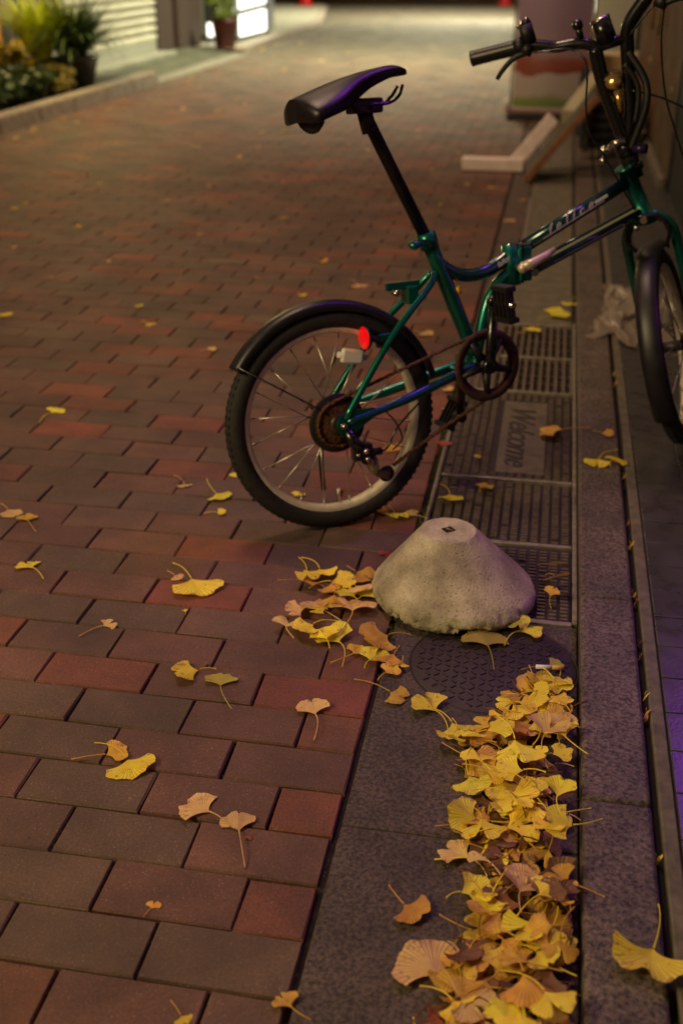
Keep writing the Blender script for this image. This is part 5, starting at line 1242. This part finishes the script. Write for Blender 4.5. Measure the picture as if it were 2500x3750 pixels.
def bush(name, label, x, y, z, rx, ry, rz, n, m, seed, ls=.05, cat='shrub', trunk=True):
    q = random.Random(seed); t = thing(name, label, cat, (x, y, z)); V = []; Fc = []
    cl = [(q.gauss(0, .45), q.gauss(0, .45), q.gauss(.1, .45), q.uniform(.25, .5)) for _ in range(16)]
    for i in range(n):
        c = q.choice(cl); d = Vector((q.gauss(0, 1), q.gauss(0, 1), q.gauss(0, 1))).normalized() * c[3] * q.random() ** .4
        p = Vector((x + rx * (c[0] + d.x), y + ry * (c[1] + d.y), z + rz * (1 + c[2] + d.z)))
        if p.z < z + .02: p.z = z + .02 + q.random() * .1
        s = ls * q.uniform(.6, 1.3); u = Vector((q.gauss(0, 1), q.gauss(0, 1), q.gauss(0, .6))).normalized(); v = u.cross(Vector((q.gauss(0, 1), q.gauss(0, 1), q.gauss(0, 1)))).normalized()
        k = len(V); V += [tuple(p - u * s), tuple(p + v * s * .4), tuple(p + u * s), tuple(p - v * s * .4)]; Fc.append((k, k + 1, k + 2, k + 3))
    rawmesh('foliage', V, Fc, m, t)
    if trunk:
        mb = MB()
        for i in range(7):
            a = i * .9; mb.tube([(x, y, z - .01), (x + rx * .2 * math.cos(a), y + ry * .2 * math.sin(a), z + rz * .5), (x + rx * .5 * math.cos(a), y + ry * .5 * math.sin(a), z + rz * (1.0 + .2 * (i % 3)))], [.012, .009, .004], 7)
        mb.done('stems', mat('twig', (.05, .035, .02), .8), t)
    return t
g_lime = mat('lime_leaf', (.50, .58, .03), .45, noise=.35, scale=8)
g_dark = mat('dark_leaf', (.05, .085, .018), .5, noise=.5, scale=6)
g_olive = mat('olive_leaf', (.20, .16, .025), .55, noise=.5, scale=6)
pot('planter_pot', 'large dark glazed pot near the left kerb', -3.98, 9.10, .20, .28, mat('dark_glaze', (.035, .036, .042), .3, .0, coat=.4, noise=.4, scale=6, rvar=.1), .061)
blades('arching_plant', 'dark green arching plant spilling over the large dark pot', -4.0, 9.12, .25, 420, .70, 1.35, g_dark, 21, wd=.019)
blades('spiky_plant', 'bright yellow green spiky upright plant at the upper left', -4.22, 8.95, .22, 420, .72, .85, g_lime, 22, wd=.011)
pot('second_planter_pot', 'brown pot under the bright spiky plant', -4.30, 8.95, .16, .26, mat('brown_glaze', (.06, .03, .018), .4, noise=.4, scale=6), .061)
bush('bed_shrub', 'dark leafy shrub filling the planting bed at the left edge', -4.05, 7.95, .06, .24, .62, .15, 4200, g_dark, 31)
bush('low_shrub', 'low brownish shrub in front of the large dark pot', -3.98, 8.55, .06, .16, .26, .12, 2200, g_olive, 32, .03)
bush('golden_shrub', 'golden lit shrub at the upper left edge', -4.28, 8.50, .22, .16, .26, .16, 1800, mat('gold_leaf', (.30, .22, .03), .5, noise=.5, scale=8), 33, .04)
pot('red_flower_pot', 'small dark red pot on the pavement beyond the brick pier', -4.02, 14.15, .17, .34, mat('dark_red_pot', (.10, .015, .012), .4, noise=.5, scale=8), .051)
bush('potted_bush', 'yellow green bush growing in the dark red pot beyond the pier', -4.02, 14.15, .37, .18, .18, .12, 1500, mat('yellow_green_leaf', (.15, .20, .03), .5, noise=.4, scale=8), 34, .035)
os_ = thing('orange_sign', 'glowing orange shop sign at the upper left corner', 'sign', (-4.5, 8.45, 0))
mb = MB(); mb.box((-4.52, 8.2, .45), (-4.46, 8.72, 1.5), .01); mb.done('sign_box', mat('sign_orange', (.7, .3, .03), .5, emit=(1, .42, .05), estr=.22), os_)
mb = MB(); mb.box((-4.51, 8.45, .06), (-4.47, 8.49, .449)); mb.done('leg', m_blackm, os_)

# ------------------------------------------------------------------ end of the lane
ew = thing('end_building', 'warmly lit building front closing the far end of the lane', 'building', (-3, 31, 0))
mb = MB(); mb.box((-14, 31.0, 0), (1.6, 31.5, 4)); mb.done('wall', mat('tan_wall', (.50, .36, .20), .8, noise=.15, scale=2), ew)
mb = MB(); mb.box((-3.6, 30.96, .05), (-2.4, 30.999, 2.2), .01); mb.done('door', mat('white_door', (.7, .68, .62), .4), ew)
def cone(x, y, z, label):
    t = thing('traffic_cone', label, 'traffic cone', (x, y, z), 'red traffic cones')
    mb = MB(); mb.box((x - .18, y - .18, z), (x + .18, y + .18, z + .03), .01); mb.lathe((x, y, z + .031), (0, 0, 1), [(.13, 0), (.03, .62), (.0, .63)], 28); mb.done('cone_body', mat('cone_red', (.75, .02, .02), .45), t)
    mb = MB(); mb.lathe((x, y, z + .031), (0, 0, 1), [(.0905, .27), (.0675, .42)], 28); mb.done('reflective_band', mat('white_plastic', (.75, .72, .66), .3), t)
cone(-5.6, 26.6, .051, 'red traffic cone on the pavement at the far left end of the lane')
cone(-1.25, 28.9, 0, 'red traffic cone in the far right of the lane')
pot('far_pot', 'small grey pot far down the lane by the end building', -3.35, 29.6, .16, .25, mat('grey_pot', (.3, .29, .26), .6), 0)
bush('far_potted_bush', 'tiny dark bush in the grey pot far down the lane', -3.35, 29.6, .24, .2, .2, .16, 500, g_dark, 40, .04)
